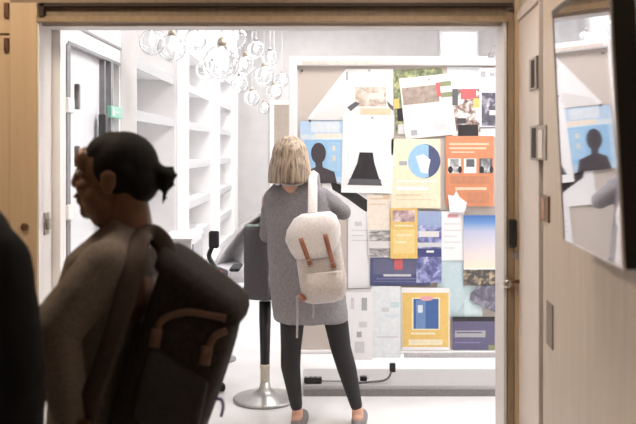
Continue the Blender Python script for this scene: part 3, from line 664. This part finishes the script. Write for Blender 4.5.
for k, (px, py, r, D) in enumerate(pend):
    p = at(px, py, D); rad = r / F * D
    lab = ('large ' if r > 12 else 'small ' if r < 9 else '') + 'clear glass globe pendant, ' + ORD[k] + (' of its cluster' if k in (0, 14) else ' from the left in its cluster')
    if r == 18: lab = 'largest clear glass globe pendant, right of the dark-haired woman\'s bun'
    t = thing('globe_pendant', lab, 'pendant light', (p.x, p.y, RH), 'clear glass globe pendants')
    n_ = 14
    outer = [(max(.001, rad * math.sin(math.pi * j / n_)), rad * math.cos(math.pi * j / n_)) for j in range(1, n_ + 1)]
    bm = bmesh.new()
    prof = [(rad * .28, rad * .96)] + [(rad * math.sin(R(a)), rad * math.cos(R(a))) for a in range(24, 180, 12)] + [(.0015, -rad)]
    ri = rad * .94
    prof2 = [(.0015, -ri)] + [(ri * math.sin(R(a)), ri * math.cos(R(a))) for a in range(168, 20, -12)] + [(rad * .27, rad * .9)]
    lathe(bm, prof + prof2, 32, Matrix.Translation(p), cap=False)
    # close the rim between inner and outer skin
    put('globe', bm, GLASS, t, smooth=True)
    put('socket', lathe(bmesh.new(), [(rad * .26, rad * .86), (rad * .28, rad * 1.08), (rad * .2, rad * 1.3), (.006, rad * 1.4)], 20, Matrix.Translation(p)), mat('socket_champagne', (176, 164, 150), .35, .6) if k % 3 else mat('socket_grey', (150, 150, 152), .35, .6), t, smooth=True)
    put('bulb', lathe(bmesh.new(), [(rad * .1, rad * .85), (rad * .14, rad * .5), (rad * .24, rad * .2), (rad * .22, -.02 * rad), (.002, -rad * .18)], 16, Matrix.Translation(p)), BULB, t, smooth=True)
    put('cord', lathe(bmesh.new(), [(.004, rad * 1.35), (.004, RH - p.z)], 8, Matrix.Translation(p)), mat('clear_cord', (206, 206, 210), .4), t)
    put('ceiling_cup', lathe(bmesh.new(), [(.04, RH - p.z - .03), (.05, RH - p.z - .02), (.05, RH - p.z)], 16, Matrix.Translation(p)), WHITE, t)

# ------------------------------------------------------------------ people
def hand(bm, wrist, d, pn, side=1, curl=20., s=1.):
    """palm + five unequal bent fingers; d: pointing direction, pn: palm normal (fingers curl towards it), side: +1/-1 side of thumb"""
    d = Vector(d).normalized(); pn = Vector(pn); pn = (pn - d * pn.dot(d)).normalized(); t = d.cross(pn).normalized() * side
    wrist = Vector(wrist)
    for k in range(4):
        o = (k - 1.5) * .019 * s
        capsule(bm, wrist + d * .012 * s + t * o * .6, .0135 * s, wrist + d * .082 * s + t * -o, .0115 * s, 12, 3) if False else capsule(bm, wrist + d * .012 * s - t * o * .6, .014 * s, wrist + d * .08 * s - t * o, .0115 * s, 12, 3)
    L = (.068, .076, .07, .054)
    for k in range(4):
        base = wrist + d * .082 * s - t * (k - 1.5) * .0195 * s
        ang = 0; p = base
        for j, fr in enumerate((.45, .31, .24)):
            ang += R(curl * (1 + .15 * k))
            dd = d * math.cos(ang) + pn * math.sin(ang)
            q = p + dd * L[k] * fr * s
            capsule(bm, p, (.0092 - .0009 * j) * s, q, (.0084 - .0009 * j) * s, 10, 3); p = q
    p = wrist + d * .02 * s + t * .026 * s
    for j, (l, a) in enumerate(((.042, 48), (.032, 30), (.026, 16))):
        dd = (d * math.cos(R(a)) + t * math.sin(R(a)) + pn * .35).normalized()
        q = p + dd * l * s
        capsule(bm, p, (.0125 - .0014 * j) * s, q, (.0112 - .0014 * j) * s, 10, 3); p = q

def head_prims(bm, c, fwd, s=1.):
    """head around c (centre of the skull), looking along the horizontal vector fwd"""
    f = Vector(fwd).normalized(); l = Vector((-f.y, f.x, 0)); up = Vector((0, 0, 1))
    az = math.atan2(f.y, f.x)
    P = lambda a, b, h: Vector(c) + f * a * s + l * b * s + up * h * s
    E = lambda a, b, h, r: ellipsoid(bm, P(a, b, h), [v * s for v in r], (0, 0, az))
    E(-.012, 0, .022, (.094, .074, .088))          # skull
    E(.03, 0, -.03, (.062, .062, .082))            # face
    E(.045, 0, -.078, (.046, .044, .034))          # jaw
    E(.07, 0, -.094, (.022, .026, .02))          # chin
    E(.074, 0, .036, (.024, .054, .036))             # brow
    capsule(bm, P(.088, 0, .018), .012 * s, P(.103, 0, -.02), .0135 * s, 12, 4)   # nose
    for b in (-1, 1):
        E(.1, b * .011, -.027, (.011, .009, .008))
        E(.066, b * .038, -.03, (.024, .022, .022))                               # cheek
        E(-.005, b * .074, -.015, (.02, .01, .032))                              # ear
        E(-.012, b * .08, -.002, (.016, .006, .014))
    E(.09, 0, -.052, (.014, .026, .0095))          # lips
    E(.087, 0, -.068, (.014, .024, .0095))
    capsule(bm, P(-.03, 0, -.05), .05 * s, P(-.045, 0, -.16), .054 * s)           # neck
    return P

def eyes(P, fwd, parent, s, colour, brow):
    f = Vector(fwd).normalized(); az = math.atan2(f.y, f.x)
    for b in (-1, 1):
        bm = bmesh.new(); ellipsoid(bm, P(.081, b * .031, .006), (.012 * s, .014 * s, .007 * s), (0, 0, az))
        e = put('eye', bm, mat('eye_white', (196, 188, 182), .3), parent, smooth=True)
        bm = bmesh.new(); ellipsoid(bm, P(.0885, b * .0315, .006), (.005 * s, .006 * s, .006 * s), (0, 0, az))
        put('iris', bm, mat('iris_' + colour, (50, 36, 28), .2), e, smooth=True, loc=(0, 0, 0))
        put('eyebrow', tube(bmesh.new(), [P(.089, b * .014, .03), P(.09, b * .032, .036), P(.08, b * .05, .03)], [.003 * s, .0045 * s, .002 * s]), brow, parent, smooth=True)
    put('lips', tube(bmesh.new(), [P(.093, -.022, -.0585), P(.102, -.008, -.056), P(.102, .008, -.056), P(.093, .022, -.0585)], [.002, .0048, .0048, .002]), mat('lips_' + colour, (124, 76, 68), .5), parent, smooth=True)

SK = mat('fair_skin', (206, 160, 138), .5, var=.04, scale=30, Subsurface_Weight=.05)
SKD = mat('brown_skin', (104, 71, 53), .45, var=.05, scale=30)

# ---- the blonde woman at the board
WD = 4.6
def q(px, py, dy=0.): return at(px, py, WD) + Vector((0, dy, 0))
wm = thing('person', 'blonde woman in long grey cardigan reading the board, seen from behind', 'person', (q(312, 0).x, WD, 0))
HC = q(291, 160, .0)
fw_ = Vector((.12, 1, 0)).normalized()
hipL, hipR = q(294, 282), q(329, 282, .03)
knL, anL = q(291, 347, .0), q(297, 413, .04)
knR, anR = q(341, 350, .05), q(358, 413, .05)
elbR, elbL = q(343, 212, .02), q(266.5, 236, .1)
handR, handL = q(322, 214, .27), q(263, 213, .32)
def wbody(bm):
    head_prims(bm, HC, fw_, .98)
    capsule(bm, HC + Vector((-.0, -.04, -.15)), .06, q(295, 205, .0), .1)
    ellipsoid(bm, q(297, 212, .02), (.14, .09, .12)); ellipsoid(bm, q(302, 250, .02), (.125, .09, .16)); ellipsoid(bm, q(310, 285, .02), (.15, .11, .12))
    for sh, e, h in ((q(322, 200, .02), elbR, handR), (q(270, 201, .02), elbL, handL)):
        capsule(bm, sh, .05, e, .04); capsule(bm, e, .04, h, .026)
    hand(bm, handR, (-.5, .8, .35), (-.5, -.3, .4), 1, 28); hand(bm, handL, (-.05, .3, .95), (.6, .3, 0), 1, 22)
    for h, k, a, tx in ((hipL, knL, anL, .03), (hipR, knR, anR, .03)):
        capsule(bm, h, .075, k, .05); capsule(bm, k, .048, a, .03)
        a2 = Vector((a.x, a.y, .045)); capsule(bm, a, .034, a2, .034)
        capsule(bm, a2 + Vector((0, -.02, -.005)), .034, a2 + Vector((tx, .15, -.02)), .022)
blob('body', wbody, SK, wm, .006, 3)
LEG = mat('black_leggings', (36, 33, 35), .75, var=.06, scale=60, bump=.1)
def wleg(bm):
    for h, k, a, cf in ((hipL, knL, anL, q(290.5, 365, -.015)), (hipR, knR, anR, q(347, 370, .035))):
        capsule(bm, h, .088, k, .06); capsule(bm, k, .06, cf, .057); capsule(bm, cf, .057, a + (cf - a) * .12, .036)
    ellipsoid(bm, q(311, 276, .02), (.18, .13, .1))
blob('leggings', wleg, LEG, wm, .008, 5)
COAT = mat('grey_knit', (132, 128, 132), .9, var=.1, scale=180, bump=.5, stretch=(1, 1, .35))
X, Y = Vector((1, 0, 0)), Vector((0, 1, 0))
def wcoat(bm):
    rg = [(293, 174, 11, .055, -.015), (294, 180, 15, .065, -.01), (295, 185, 23, .078, .0), (296, 191, 30, .095, .0), (297, 202, 32.5, .11, .0), (299, 228, 32.5, .115, .0), (303, 262, 35, .125, .01), (308, 296, 37.5, .145, .02), (311, 321, 37.5, .155, .02)]
    loft(bm, [(q(a, b, dy), X, Y, r / F * WD, ry, 2.3) for a, b, r, ry, dy in rg])
    capsule(bm, q(320, 197, .01), .062, elbR, .05); capsule(bm, elbR, .05, handR + (elbR - handR) * .12, .036)
    capsule(bm, q(273, 199, .01), .06, elbL, .05); capsule(bm, elbL, .05, handL + (elbL - handL) * .12, .036)
blob('cardigan', wcoat, COAT, wm, .008, 6, .55, .012)
bm = bmesh.new()
tube(bm, curve_pts([q(279, 181, -.07), q(287, 184, -.1), q(298, 184, -.1), q(307, 181, -.07)], 6), .009, flat=.6)
put('collar', bm, mat('pale_collar', (214, 210, 210), .8), wm, smooth=True)
bm = bmesh.new(); ellipsoid(bm, q(278.5, 182.5, -.105), (.016, .006, .012))  # white highlight at the collar, put in as a small pale blob
put('collar_highlight', bm, mat('highlight_white', (240, 238, 238), .6), wm, smooth=True)
# bob haircut: shell round the head, open at the face
HAIR = mat('blonde_hair', (132, 108, 88), .5, var=.32, scale=24, stretch=(3.2, 3.2, .22), bump=.5, rgb2=(208, 186, 162))
bm = bmesh.new(); rows = []
az = math.atan2(-fw_.y, -fw_.x)
nr = 22
for j in range(nr + 1):
    t_ = j / nr
    if t_ < .5:
        a = t_ / .5 * math.pi / 2; rr = math.sin(a); z = HC.z + .022 + .118 * math.cos(a)
    else:
        u_ = (t_ - .5) / .5; rr = 1 + .17 * math.sin(u_ * 1.9) ; z = HC.z + .022 - .148 * u_
    half = math.pi * (1 if t_ < .36 else max(.6, 1 - (t_ - .36) * 2.4))
    row = []
    for k in range(41):
        th = az + (k / 40 * 2 - 1) * half
        wob = 1 + .018 * math.sin(k * 2.3 + j * .15) + .012 * math.sin(k * 5.1)
        dz = -.006 * abs(math.sin(k * 1.9)) if j == nr else 0
        row.append(bm.verts.new((HC.x - .004 + math.cos(th) * rr * .105 * wob - fw_.x * .012, HC.y + math.sin(th) * rr * .115 * wob - fw_.y * .012, z + dz)))
    rows.append(row)
for a, b in zip(rows, rows[1:]):
    for k in range(40): bm.faces.new((a[k], a[k + 1], b[k + 1], b[k]))
bmesh.ops.remove_doubles(bm, verts=bm.verts, dist=.0005)
h = put('hair', bm, HAIR, wm, smooth=True)
md = h.modifiers.new('t', 'SOLIDIFY'); md.thickness = .018; md.offset = -1
eyes(lambda a, b, hh: HC + fw_ * a * .98 + Vector((-fw_.y, fw_.x, 0)) * b * .98 + Vector((0, 0, hh * .98)), fw_, wm, .98, 'light', HAIR)
SHOE = mat('grey_canvas_shoe', (128, 122, 122), .7)
for a, tx in ((anL, .03), (anR, .03)):
    def sh_(bm, a=a, tx=tx):
        b0 = Vector((a.x, a.y, .0))
        loft(bm, [(b0 + Vector((tx * .5, .05, z)), Vector((1, -.15, 0)).normalized(), Vector((.15, 1, 0)).normalized(), rx, ry, 2.4) for z, rx, ry in ((.002, .042, .125), (.02, .046, .13), (.04, .044, .12), (.055, .036, .09), (.06, .03, .07))])
    blob('shoe', sh_, SHOE, wm, .005, 3)

# ---- her pale backpack
BPD = 4.6 - .29
def b_(px, py, dy=0.): return at(px, py, BPD) + Vector((0, dy, 0))
bg = thing('backpack', 'pale canvas backpack with tan straps worn by the blonde woman', 'backpack', b_(318, 300))
CANV = mat('pale_canvas', (190, 182, 178), .85, var=.06, scale=90, bump=.4)
CANV2 = mat('light_canvas', (208, 203, 202), .85, var=.05, scale=90, bump=.4)
LEA = mat('tan_leather', (150, 98, 78), .5, var=.1, scale=40)
ub = Vector((1, 0, .09)).normalized()
bm = bmesh.new()
loft(bm, [(b_(318, 222, .0), ub, Y, .075, .035, 3), (b_(317.5, 226), ub, Y, .10, .055, 3.2), (b_(318, 245), ub, Y, .122, .07, 3.4), (b_(320, 262), ub, Y, .125, .078, 3.4), (b_(323, 280), ub, Y, .128, .08, 3.4), (b_(324, 294), ub, Y, .12, .075, 3.2), (b_(324, 300), ub, Y, .1, .06, 3), (b_(324, 302), ub, Y, .07, .04, 3)])
put('bag_body', bm, CANV, bg, smooth=True)
bm = bmesh.new()
loft(bm, [(b_(316, 213, .0), ub, Y, .08, .05, 2.6), (b_(315, 217, -.004), ub, Y, .115, .075, 2.8), (b_(313.5, 228, -.006), ub, Y, .145, .088, 3), (b_(313, 238, -.007), ub, Y, .15, .09, 3), (b_(314, 250, -.008), ub, Y, .125, .089, 3.2), (b_(315, 256, -.008), ub, Y, .108, .086, 3.2), (b_(315, 256.5, -.006), ub, Y, .09, .075, 3.2)])
put('flap', bm, CANV2, bg, smooth=True)
bm = bmesh.new()
loft(bm, [(b_(323.5, 270, -.072), ub, Y, .095, .01, 4), (b_(324, 271, -.078), ub, Y, .1, .016, 4), (b_(324.5, 290, -.078), ub, Y, .098, .017, 4), (b_(324.5, 295, -.07), ub, Y, .085, .01, 4)])
put('front_pocket', bm, CANV, bg, smooth=True)
for (a0, b0, a1, b1) in ((301, 236, 311, 264), (325, 232, 334, 267)):
    bm = bmesh.new(); pts = [b_(a0 + (a1 - a0) * k / 6, b0 + (b1 - b0) * k / 6, -.1 + (.006 * k / 6)) for k in range(7)]
    tube(bm, pts, .0125, 10, 0, .3, (0, -1, 0))
    s_ = put('closure_strap', bm, LEA, bg, smooth=True)
    put('buckle', tube(bmesh.new(), curve_pts([b_(a1 - 4, b1 - 6, -.102), b_(a1 + 1, b1 - 7, -.102), b_(a1 + 2, b1 - 2, -.102), b_(a1 - 3, b1 - 1, -.102), b_(a1 - 4, b1 - 6, -.102)], 3), .0025), STEEL, s_, loc=(0, 0, 0))
bm = bmesh.new(); ellipsoid(bm, b_(303, 296, -.03), (.026, .05, .02), (0, R(30), 0)); put('corner_patch', bm, LEA, bg, smooth=True)
bm = bmesh.new(); tube(bm, curve_pts([b_(312.5, 214, .0), b_(312.5, 200, .05), b_(312.5, 188, .115), b_(312.3, 181.5, .19), b_(313, 175, .28), b_(315, 180, .42), b_(318, 215, .47)], 8), .026, 12, 0, .22, (0, -1, .4))
put('shoulder_strap', bm, CANV2, bg, smooth=True)
for px_, l in ((297, 338), (313, 318)):
    put('strap_tail', tube(bmesh.new(), [b_(px_, 296, .02), b_(px_ + .5, 312, -.0), b_(px_, l, .0)], .006, 8, 0, .4, (0, -1, 0)), mat('webbing', (170, 164, 162), .8), bg)

# ---- the dark-haired woman passing in front
FD = 2.1
def g_(px, py, dy=0.): return at(px, py, FD) + Vector((0, dy, 0))
fwm = thing('person', 'dark-haired woman with a bun passing in profile, wearing a brown-grey top', 'person', (g_(108, 0).x, FD + .05, 0))
FH = Vector(g_(115.5, 174.5)); ff = Vector((-1, .06, 0)).normalized()
shL, elL, wrL = g_(121, 260, -.13), g_(78, 314, -.2), g_(98, 405, -.2)
shR, elR, wrR = g_(98, 268, .26), g_(92, 345, .3), g_(70, 420, .3)
hpL, hpR = g_(110, 455, -.03), g_(105, 455, .14)
hz = 0
ft = [(hpL, Vector((g_(100, 0).x, 2.05, .48)), Vector((g_(112, 0).x, 2.05, .09))), (hpR, Vector((g_(75, 0).x, 2.24, .48)), Vector((g_(70, 0).x, 2.24, .09)))]
def fbody(bm):
    head_prims(bm, FH, ff, 1.03)
    ellipsoid(bm, g_(103, 204, .0), (.05, .064, .045)); ellipsoid(bm, g_(107, 214, .0), (.045, .05, .04)); ellipsoid(bm, g_(98, 196, -.02), (.035, .05, .04))
    capsule(bm, g_(128, 205, .0), .052, g_(122, 245, .03), .06)
    ellipsoid(bm, g_(113, 290, .08), (.11, .17, .15)); ellipsoid(bm, g_(100, 350, .06), (.1, .14, .16)); ellipsoid(bm, g_(98, 430, .06), (.1, .15, .14))
    for s_, e, w_ in ((shL, elL, wrL), (shR, elR, wrR)):
        capsule(bm, s_, .055, e, .043); capsule(bm, e, .042, w_, .028)
    hand(bm, wrL, (-.05, 0, -1), (0, 1, 0), 1, 16); hand(bm, wrR, (-.2, .0, -1), (0, -1, 0), -1, 16)
    for h_, k_, a_ in ft:
        capsule(bm, h_, .085, k_, .055); capsule(bm, k_, .055, a_, .035)
        capsule(bm, a_ + Vector((0, 0, -.045)), .035, a_ + Vector((-.15, 0, -.062)), .024); capsule(bm, a_, .036, a_ + Vector((0, 0, -.05)), .036)
blob('body', fbody, SKD, fwm, .0055, 2, .5)
TOP = mat('brown_grey_knit', (104, 95, 87), .9, var=.12, scale=140, bump=.4)
def ftop(bm):
    yd = Vector((.25, .97, 0)); xd = Vector((.97, -.25, 0))
    loft(bm, [(g_(128, 218, .0), xd, yd, .057, .06, 2.1), (g_(126, 226, .02), xd, yd, .064, .072, 2.2), (g_(121, 238, .05), xd, yd, .088, .12, 2.3), (g_(113, 256, .07), xd, yd, .112, .175, 2.4), (g_(107, 285, .08), xd, yd, .124, .185, 2.4), (g_(100, 330, .07), xd, yd, .118, .17, 2.4), (g_(97, 375, .06), xd, yd, .112, .165, 2.4), (g_(97, 425, .06), xd, yd, .118, .175, 2.4)])
    capsule(bm, shL, .072, elL, .062); capsule(bm, elL, .062, wrL + (elL - wrL) * .1, .042)
    capsule(bm, shR, .07, elR, .06); capsule(bm, elR, .06, wrR + (elR - wrR) * .1, .042)
    capsule(bm, g_(134, 236, .02), .05, shL, .068)
blob('top', ftop, TOP, fwm, .008, 6, .55, .01)
def ftr(bm):
    for h_, k_, a_ in ft: capsule(bm, h_, .1, k_, .068); capsule(bm, k_, .066, a_ + Vector((0, 0, .03)), .05)
    ellipsoid(bm, g_(108, 440, .06), (.15, .185, .13))
blob('trousers', ftr, mat('black_trousers', (20, 19, 20), .85), fwm, .01, 5)
for h_, k_, a_ in ft:
    def sh2(bm, a_=a_):
        b0 = Vector((a_.x - .05, a_.y, 0))
        loft(bm, [(b0 + Vector((0, 0, z)), X, Y, rx, ry, 2.4) for z, rx, ry in ((.002, .13, .044), (.02, .135, .048), (.045, .12, .045), (.07, .08, .04))])
    blob('shoe', sh2, mat('black_shoe', (24, 23, 24), .4), fwm, .006, 3)
BH = mat('black_hair', (17, 14, 14), .75, spec=.2, var=.2, scale=20, stretch=(3, 3, 1), bump=.3)
def fhair(bm):
    ellipsoid(bm, g_(123.5, 165.5, .0), (.094, .085, .091))
    ellipsoid(bm, g_(110, 152, .0), (.066, .066, .052), (0, R(-24), 0))
    ellipsoid(bm, g_(141, 181, .0), (.048, .068, .06))
    ellipsoid(bm, g_(130, 170, -.03), (.042, .058, .04))
    ellipsoid(bm, g_(166, 176, .0), (.025, .032, .024)); ellipsoid(bm, g_(158, 172, .0), (.022, .028, .024)); ellipsoid(bm, g_(165, 184, .005), (.018, .022, .02))
    for a, b in (((165, 170), (174, 167)), ((168, 176), (178, 175)), ((166, 182), (174, 186)), ((163, 186), (166, 198)), ((166, 186), (163, 203))):
        capsule(bm, g_(*a), .009, g_(*b), .0045, 10, 3)
blob('hair', fhair, BH, fwm, .0055, 3)
eyes(lambda a, b, hh: FH + ff * a * 1.03 + Vector((-ff.y, ff.x, 0)) * b * 1.03 + Vector((0, 0, hh * 1.03)), ff, fwm, 1.03, 'dark', BH)

# ---- her dark rucksack
rk = thing('rucksack', 'dark brown rucksack with tan leather loops on the passing woman\'s back', 'backpack', g_(175, 424, -.05))
RKM = mat('dark_brown_canvas', (43, 37, 34), .9, spec=.2, var=.14, scale=70, bump=.4)
RKL = mat('brown_leather', (88, 60, 44), .5, var=.12, scale=40)
RKS = mat('brown_webbing', (58, 43, 36), .75, var=.1, scale=60)
uu = Vector((.86, .12, -.45)).normalized(); vv = uu.cross(Vector((-.42, 0, -.9))).normalized()
if vv.y > 0: vv = -vv
vv = Vector((.08, 1, .0)).normalized()
BY = -.02
bm = bmesh.new()
uu = Vector((.79, .08, -.61)).normalized()
ring = [(203, 272, .10, .07), (202, 277, .128, .1), (199, 288, .138, .118), (193, 310, .141, .125), (184, 338, .142, .128), (174, 368, .142, .128), (163, 400, .14, .125), (153, 430, .136, .118), (148, 444, .12, .1), (146, 449, .08, .06)]
loft(bm, [(g_(a + 4, b + 5, BY), uu, vv, ru - .02, rv, 4.2) for a, b, ru, rv in ring], 48)
put('bag_body', bm, RKM, rk, smooth=True)
bm = bmesh.new()
loft(bm, [(g_(209, 270, BY - .008), uu, vv, .1, .075, 3.4), (g_(208.5, 272.5, BY - .008), uu, vv, .124, .118, 5), (g_(207, 280, BY - .008), uu, vv, .13, .125, 5), (g_(204.5, 288, BY - .008), uu, vv, .13, .126, 5), (g_(204, 289.5, BY - .006), uu, vv, .12, .1, 4)], 48)
put('lid', bm, RKM, rk, smooth=True)
bm = bmesh.new()
loft(bm, [(g_(190, 348, BY - .118), uu, vv, .075, .01, 4), (g_(189, 351, BY - .122), uu, vv, .085, .024, 4), (g_(181, 385, BY - .128), uu, vv, .088, .026, 4), (g_(173, 415, BY - .125), uu, vv, .084, .02, 4), (g_(172, 418, BY - .12), uu, vv, .075, .01, 4)], 28)
put('front_pocket', bm, mat('brown_black_canvas', (37, 32, 31), .85, var=.14, scale=70), rk, smooth=True)
YF = BY - .142
put('leather_loop', tube(bmesh.new(), curve_pts([g_(167, 330, YF), g_(169, 318, YF), g_(176, 306, YF + .002), g_(196, 300, YF + .004), g_(216, 303, YF + .01), g_(232, 307, YF + .02)], 8), .0085, 10, 0, .5, (0, -1, 0)), RKL, rk, smooth=True)
put('leather_loop', tube(bmesh.new(), curve_pts([g_(213, 346, YF), g_(217, 332, YF), g_(223, 322, YF + .004), g_(233, 318, YF + .015)], 8), .0085, 10, 0, .5, (0, -1, 0)), RKL, rk, smooth=True)
for a, b in ((168, 326), (214, 342)):
    bm = bmesh.new(); tube(bm, [g_(a + 2, b - 11, YF - .002), g_(a - 1, b + 6, YF - .002)], .014, 10, 0, .4, (0, -1, 0)); put('leather_tab', bm, RKL, rk, smooth=True)
bm = bmesh.new(); tube(bm, curve_pts([g_(176, 268, -.1), g_(170, 246, -.06), g_(157, 233, -.04), g_(150, 233, -.1), g_(150, 250, -.165), g_(142, 290, -.205), g_(128, 335, -.215), g_(112, 380, -.215), g_(106, 405, -.2), g_(116, 440, -.17)], 8), .026, 12, 0, .22, (0, -1, .25))
put('shoulder_strap', bm, RKS, rk, smooth=True)
put('strap_buckle', bx((g_(103, 408, -.24), g_(115, 390, -.22))), RKL, rk, bevel=.005)
put('tag_cord', tube(bmesh.new(), curve_pts([g_(216, 397, -.02), g_(222, 397, -.02), g_(224, 404, -.02), g_(222, 414, -.02)], 6), .004), mat('violet_cord', (100, 92, 150), .6), rk, smooth=True)

# ---- the person in black at the left edge
PD = 1.6
def k_(px, py, dy=0.): return at(px, py, PD) + Vector((0, dy, 0))
pb = thing('person', 'person in a black coat cut off by the left edge of the photo', 'person', (k_(-75, 0).x, PD, 0))
PH = k_(-78, 100); pf = Vector((-.3, .95, 0)).normalized()
sR, eR, wR = k_(-11, 266, -.02), k_(4, 372, -.03), k_(3, 480, .05)
sL, eL, wL = k_(-145, 268, .05), k_(-158, 372, .05), k_(-150, 480, .12)
lg_ = [(Vector((k_(-55, 0).x, PD, .92)), Vector((k_(-52, 0).x, PD + .03, .5)), Vector((k_(-50, 0).x, PD, .09))), (Vector((k_(-100, 0).x, PD + .02, .92)), Vector((k_(-104, 0).x, PD + .1, .5)), Vector((k_(-105, 0).x, PD + .12, .09)))]
def pbody(bm):
    head_prims(bm, PH, pf, 1.03)
    capsule(bm, k_(-76, 130), .056, k_(-76, 185), .07)
    ellipsoid(bm, k_(-78, 280), (.17, .11, .2)); ellipsoid(bm, k_(-78, 420), (.16, .11, .24))
    for s_, e, w_ in ((sR, eR, wR), (sL, eL, wL)):
        capsule(bm, s_, .06, e, .046); capsule(bm, e, .045, w_, .03)
    hand(bm, wR, (0, .1, -1), (-1, 0, 0), 1, 18); hand(bm, wL, (0, .1, -1), (1, 0, 0), -1, 18)
    for h_, a_, c_ in lg_:
        capsule(bm, h_, .09, a_, .058); capsule(bm, a_, .058, c_, .038); capsule(bm, c_, .038, c_ + Vector((0, 0, -.05)), .038); capsule(bm, c_ + Vector((0, 0, -.05)), .035, c_ + Vector((-.05, .15, -.065)), .022)
blob('body', pbody, SK, pb, .007, 3)
BCO = mat('black_coat_wool', (12, 12, 13), .9, var=.15, scale=120, bump=.3, spec=.2)
def pcoat(bm):
    loft(bm, [(k_(-76, 158), X, Y, .072, .08, 2.2), (k_(-76, 182), X, Y, .085, .09, 2.2), (k_(-77, 215), X, Y, .15, .12, 2.3), (k_(-78, 250), X, Y, .19, .14, 2.4), (k_(-78, 330), X, Y, .2, .15, 2.4), (k_(-78, 430), X, Y, .2, .15, 2.4), (k_(-78, 560), X, Y, .22, .17, 2.4)])
    for s_, e, w_ in ((sR, eR, wR), (sL, eL, wL)):
        capsule(bm, s_, .092, e, .092); capsule(bm, e, .092, w_ + (e - w_) * .08, .062)
    capsule(bm, k_(-50, 215), .07, sR, .09); capsule(bm, k_(-106, 215), .07, sL, .09)
blob('coat', pcoat, BCO, pb, .011, 6, .55, .012)
def ptr(bm):
    for h_, a_, c_ in lg_: capsule(bm, h_, .105, a_, .078); capsule(bm, a_, .078, c_ + Vector((0, 0, .02)), .06)
blob('trousers', ptr, MATS['black_trousers'], pb, .012, 5)
def phair(bm):
    ellipsoid(bm, PH + Vector((.02, -.025, .035)), (.086, .095, .09)); ellipsoid(bm, PH + Vector((.02, -.045, -.01)), (.075, .07, .075))
blob('hair', phair, BH, pb, .008, 3)
for h_, a_, c_ in lg_:
    def sh3(bm, c_=c_):
        loft(bm, [(Vector((c_.x - .02, c_.y + .06, z)), X, Y, rx, ry, 2.4) for z, rx, ry in ((.002, .05, .14), (.02, .055, .145), (.05, .05, .125), (.08, .042, .085))])
    blob('shoe', sh3, MATS['black_shoe'], pb, .008, 3)
eyes(lambda a, b, hh: PH + pf * a * 1.03 + Vector((-pf.y, pf.x, 0)) * b * 1.03 + Vector((0, 0, hh * 1.03)), pf, pb, 1.03, 'mid', BH)
put('zip_tape', tube(bmesh.new(), curve_pts([k_(6, 350, -.137), k_(8, 380, -.137), k_(9, 430, -.115), k_(9, 480, -.05)], 6), .006, 8, 0, .5, (0, -1, 0)), mat('grey_zip', (84, 78, 72), .5), pb, smooth=True)

for o in bpy.data.objects:
    if '_loc' in o: del o['_loc']
